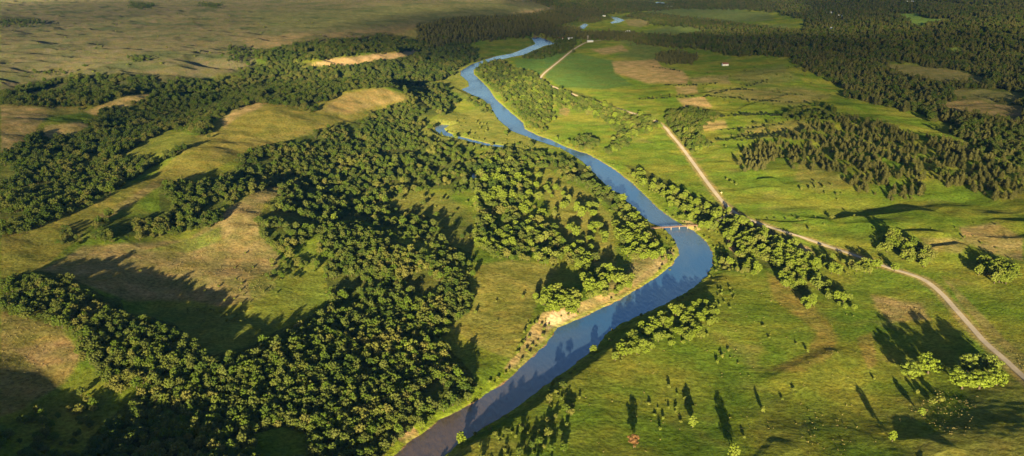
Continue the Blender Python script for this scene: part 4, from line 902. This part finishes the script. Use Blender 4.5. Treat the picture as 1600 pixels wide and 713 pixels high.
# ------------------------------------------------------------------ far buildings
M_WHITE = simple('white_boards', (.78,.76,.72), .7, .08, .5); M_ROOFR = simple('brown_red_roof', (.26,.10,.07), .8, .25, .5); M_ROOFG = simple('grey_metal_roof', (.55,.57,.60), .4, .15, .3, .5)
M_GLASS = simple('window_glass', (.05,.06,.08), .15, .2, 1, .5); M_DOOR = simple('door_paint', (.20,.11,.08), .6, .2, 1); M_ROOFW = simple('white_metal_roof', (.75,.75,.74), .5, .08, .3, .4)
def house(name, px, py, w, d, hw, hr, rz, roofmat, label, cat, group=None, wall=None, nwin=3, dot=True):
    x, y, z = ground(px, py); z = float(sheet_height(np.array([x]), np.array([y]))[0])
    r_ = empty(name, (x, y, z), rz); tag(r_, label, cat, group)
    b_ = MB(); b_.add([(-w/2,-d/2,-2),(w/2,-d/2,-2),(w/2,d/2,-2),(-w/2,d/2,-2),(-w/2,-d/2,hw),(w/2,-d/2,hw),(w/2,d/2,hw),(-w/2,d/2,hw),(-w/2,0,hw+hr),(w/2,0,hw+hr)],
        [(0,1,5,4),(1,2,6,9,5),(2,3,7,6),(3,0,4,8,7)]); b_.build('wall', wall or M_WHITE, r_)
    b_ = MB(); e = .5; s = hr/(d/2); t_ = .25
    for sy in (-1, 1):
        y0 = sy*(d/2+e); z0 = hw-e*s+.06
        b_.add([(-w/2-e,y0,z0),(w/2+e,y0,z0),(w/2+e,0,hw+hr+.06),(-w/2-e,0,hw+hr+.06),(-w/2-e,y0,z0+t_),(w/2+e,y0,z0+t_),(w/2+e,0,hw+hr+.06+t_),(-w/2-e,0,hw+hr+.06+t_)],
               [(0,1,2,3),(7,6,5,4),(0,4,5,1),(1,5,6,2),(3,7,4,0)])
    rf = b_.build('roof', roofmat, r_)
    b_ = MB(); b_.box((w*.25, 0, hw+hr+.6), (.9,.9,1.4)); b_.build('chimney', M_DOOR, rf)
    for i in range(nwin):
        wx = -w/2 + w*(i+1)/(nwin+1)
        if i == nwin//2:
            b_ = MB(); b_.box((wx, -d/2-.03, 1.05), (1.2,.1,2.1)); b_.build('door', M_DOOR, r_)
        else:
            b_ = MB(); b_.box((wx, -d/2-.03, 1.7), (1.3,.1,1.3)); b_.build('window', M_GLASS, r_)
    return r_
house('farmhouse', 1133, 103, 20, 10, 6.5, 4.0, R(8), M_ROOFR, 'white two storey farmhouse with red brown roof alone on the open field', 'house')
house('shed', 875, 62, 28, 13, 6, 4.5, R(-4), M_ROOFR, 'white shed with dark red roof by the river, left of two', 'shed')
house('shed', 891.5, 62, 26, 12, 5.5, 3, R(5), M_ROOFW, 'low white shed right of the red roofed one by the river', 'shed')
house('barn', 922, 66, 27, 9, 5, 3, R(12), M_ROOFW, 'long white roofed barn beside the far bend of the road', 'barn')
house('barn', 981, 52, 20, 16, 7, 6, R(20), M_ROOFW, 'white barn at the edge of the far tree belt', 'barn')
house('cabin', 944, 20, 18, 10, 5, 3, R(0), M_ROOFG, 'pale roofed cabin in the green patch beyond the far river', 'cabin')
house('cabin', 1047, 12, 40, 16, 7, 5, R(3), M_ROOFW, 'small white roofed house by the farthest water', 'house')
for px, py, w_, lab in ((1298,22,26,'white house in the far forest, top of the group'),(1291,22,18,'pale small house left of the topmost white house'),(1317,28,28,'brightest white house in the far forest'),(1311,27,18,'dim little house just left of the brightest white house'),(1299,47,20,'single pale house lowest in the far forest'),(1268,15,18,'faint brownish house farthest left in the forest'),(1424,6,40,'wide white house at the top edge, right of its neighbour'),(1418,6,26,'white house at the top edge, left of its neighbour')):
    house('forest_house', px, py, w_*.6, 10, 8, 4, R(px % 11), M_ROOFW, lab, 'house', 'houses scattered in the far forest')
x, y, z = ground(918.5, 62); sl = empty('silo', (x, y, z)); tag(sl, 'slim pale silo standing between the sheds and the long barn', 'silo')
b_ = MB(); b_.tube([(0,0,-1),(0,0,16)], [2.4,2.4], 16); b_.build('wall', M_CONC, sl)
b_ = MB(); b_.tube([(0,0,16),(0,0,17.2),(0,0,18)], [2.5,1.6,.3], 16); b_.build('roof', M_ROOFG, sl)
x, y, z = ground(1127, 304); pt = empty('marker_post', (x, y, z)); tag(pt, 'pale marker board on a short post right of the gravel road', 'signpost')
b_ = MB(); b_.box((0,0,1.1), (.25,.25,3.2)); b_.build('post', M_CONC, pt)
b_ = MB(); b_.box((0,-.16,3.0), (2.2,.1,1.7)); b_.build('board', simple('pale_yellow_paint', (.6,.5,.22), .6, .1, 1), pt)

# ------------------------------------------------------------------ air
hz = MB(); hz.add([(-30000,-3000,-6),(30000,-3000,-6),(30000,30000,-6),(-30000,30000,-6),(-30000,-3000,420),(30000,-3000,420),(30000,30000,420),(-30000,30000,420)],
  [(3,2,1,0),(4,5,6,7),(0,1,5,4),(1,2,6,5),(2,3,7,6),(3,0,4,7)])
mh = bpy.data.materials.new('haze'); mh.use_nodes = True; th = mh.node_tree; th.nodes.clear()
oo = th.nodes.new('ShaderNodeOutputMaterial'); pv = th.nodes.new('ShaderNodeVolumePrincipled'); pv.inputs['Density'].default_value = 1.2e-5; pv.inputs['Color'].default_value = (.03,.27,1,1)
pv.inputs['Anisotropy'].default_value = 0.0
th.links.new(pv.outputs[0], oo.inputs['Volume'])
o = hz.build('haze', mh); o['kind'] = 'stuff'

# ------------------------------------------------------------------ unseen clouds added behind the viewer to shade the far ground
def shade_cloud(name, targets, alt, thick, dens, label):
    """unseen cumulus bank added to throw shade round the picture points given"""
    rgc = random.Random(name); bm_ = MB(); k = alt/math.tan(SUN_EL)
    import bmesh
    bm2 = bmesh.new()
    for px, py, rx, ry in targets:
        gxx, gyy, gzz = ground(px, py)
        cx, cy = gxx-math.sin(SUN_AZ)*k, gyy-math.cos(SUN_AZ)*k
        from mathutils import Matrix
        bmesh.ops.create_icosphere(bm2, subdivisions=4, radius=1, matrix=Matrix.Translation((cx, cy, alt)) @ Matrix.Diagonal((rx, ry, thick, 1)))
    mv = np.array([v.co[:] for v in bm2.verts]); dn = fbm(mv[:,0]/500, mv[:,1]/500, 5, 3)*160 + fbm(mv[:,0]/300+mv[:,2]/200, mv[:,1]/300, 9, 2)*60
    for v, d_ in zip(bm2.verts, dn): v.co.x += d_; v.co.y += d_*.6; v.co.z += d_*.3
    m_ = bpy.data.meshes.new(name); bm2.to_mesh(m_); bm2.free()
    mt = bpy.data.materials.new('shade_cloud_vapour'); mt.use_nodes = True; tt = mt.node_tree; tt.nodes.clear()
    o_ = tt.nodes.new('ShaderNodeOutputMaterial'); p_ = tt.nodes.new('ShaderNodeVolumePrincipled'); p_.inputs['Density'].default_value = dens; p_.inputs['Color'].default_value = (.95,.96,1,1)
    tt.links.new(p_.outputs[0], o_.inputs['Volume']); m_.materials.append(mt)
    o2 = bpy.data.objects.new('shade_cloud', m_); COL.objects.link(o2); o2['kind'] = 'stuff'; o2['label'] = label; o2['category'] = 'shade_cloud'
shade_cloud('cloud_right', [(1500,60,1500,2600),(1350,30,1500,2500),(1560,110,700,1000),(1200,8,1500,2200),(1000,6,1100,1800),(790,38,700,900),(1540,150,600,900),(1200,62,900,1100),(1400,95,800,1000),(1640,210,350,600)], 1200, 160, .0009, 'broad unseen clouds added to shade the far right forest')
shade_cloud('cloud_left', [(120,30,2300,2300),(430,12,2300,3000),(-150,60,1500,1000),(150,75,1500,900),(560,30,1200,1300)], 1200, 130, .0006, 'thin unseen clouds added to shade the far prairie')
shade_cloud('cloud_edge', [(60,230,420,900),(20,420,260,260),(150,180,700,700)], 900, 90, .0007, 'unseen wisps of vapour added to dim the far left woods')
shade_cloud('cloud_middle', [(1000,75,900,1000),(1180,95,700,700)], 1000, 90, .0007, 'unseen wisps of vapour added to dim the far fields')
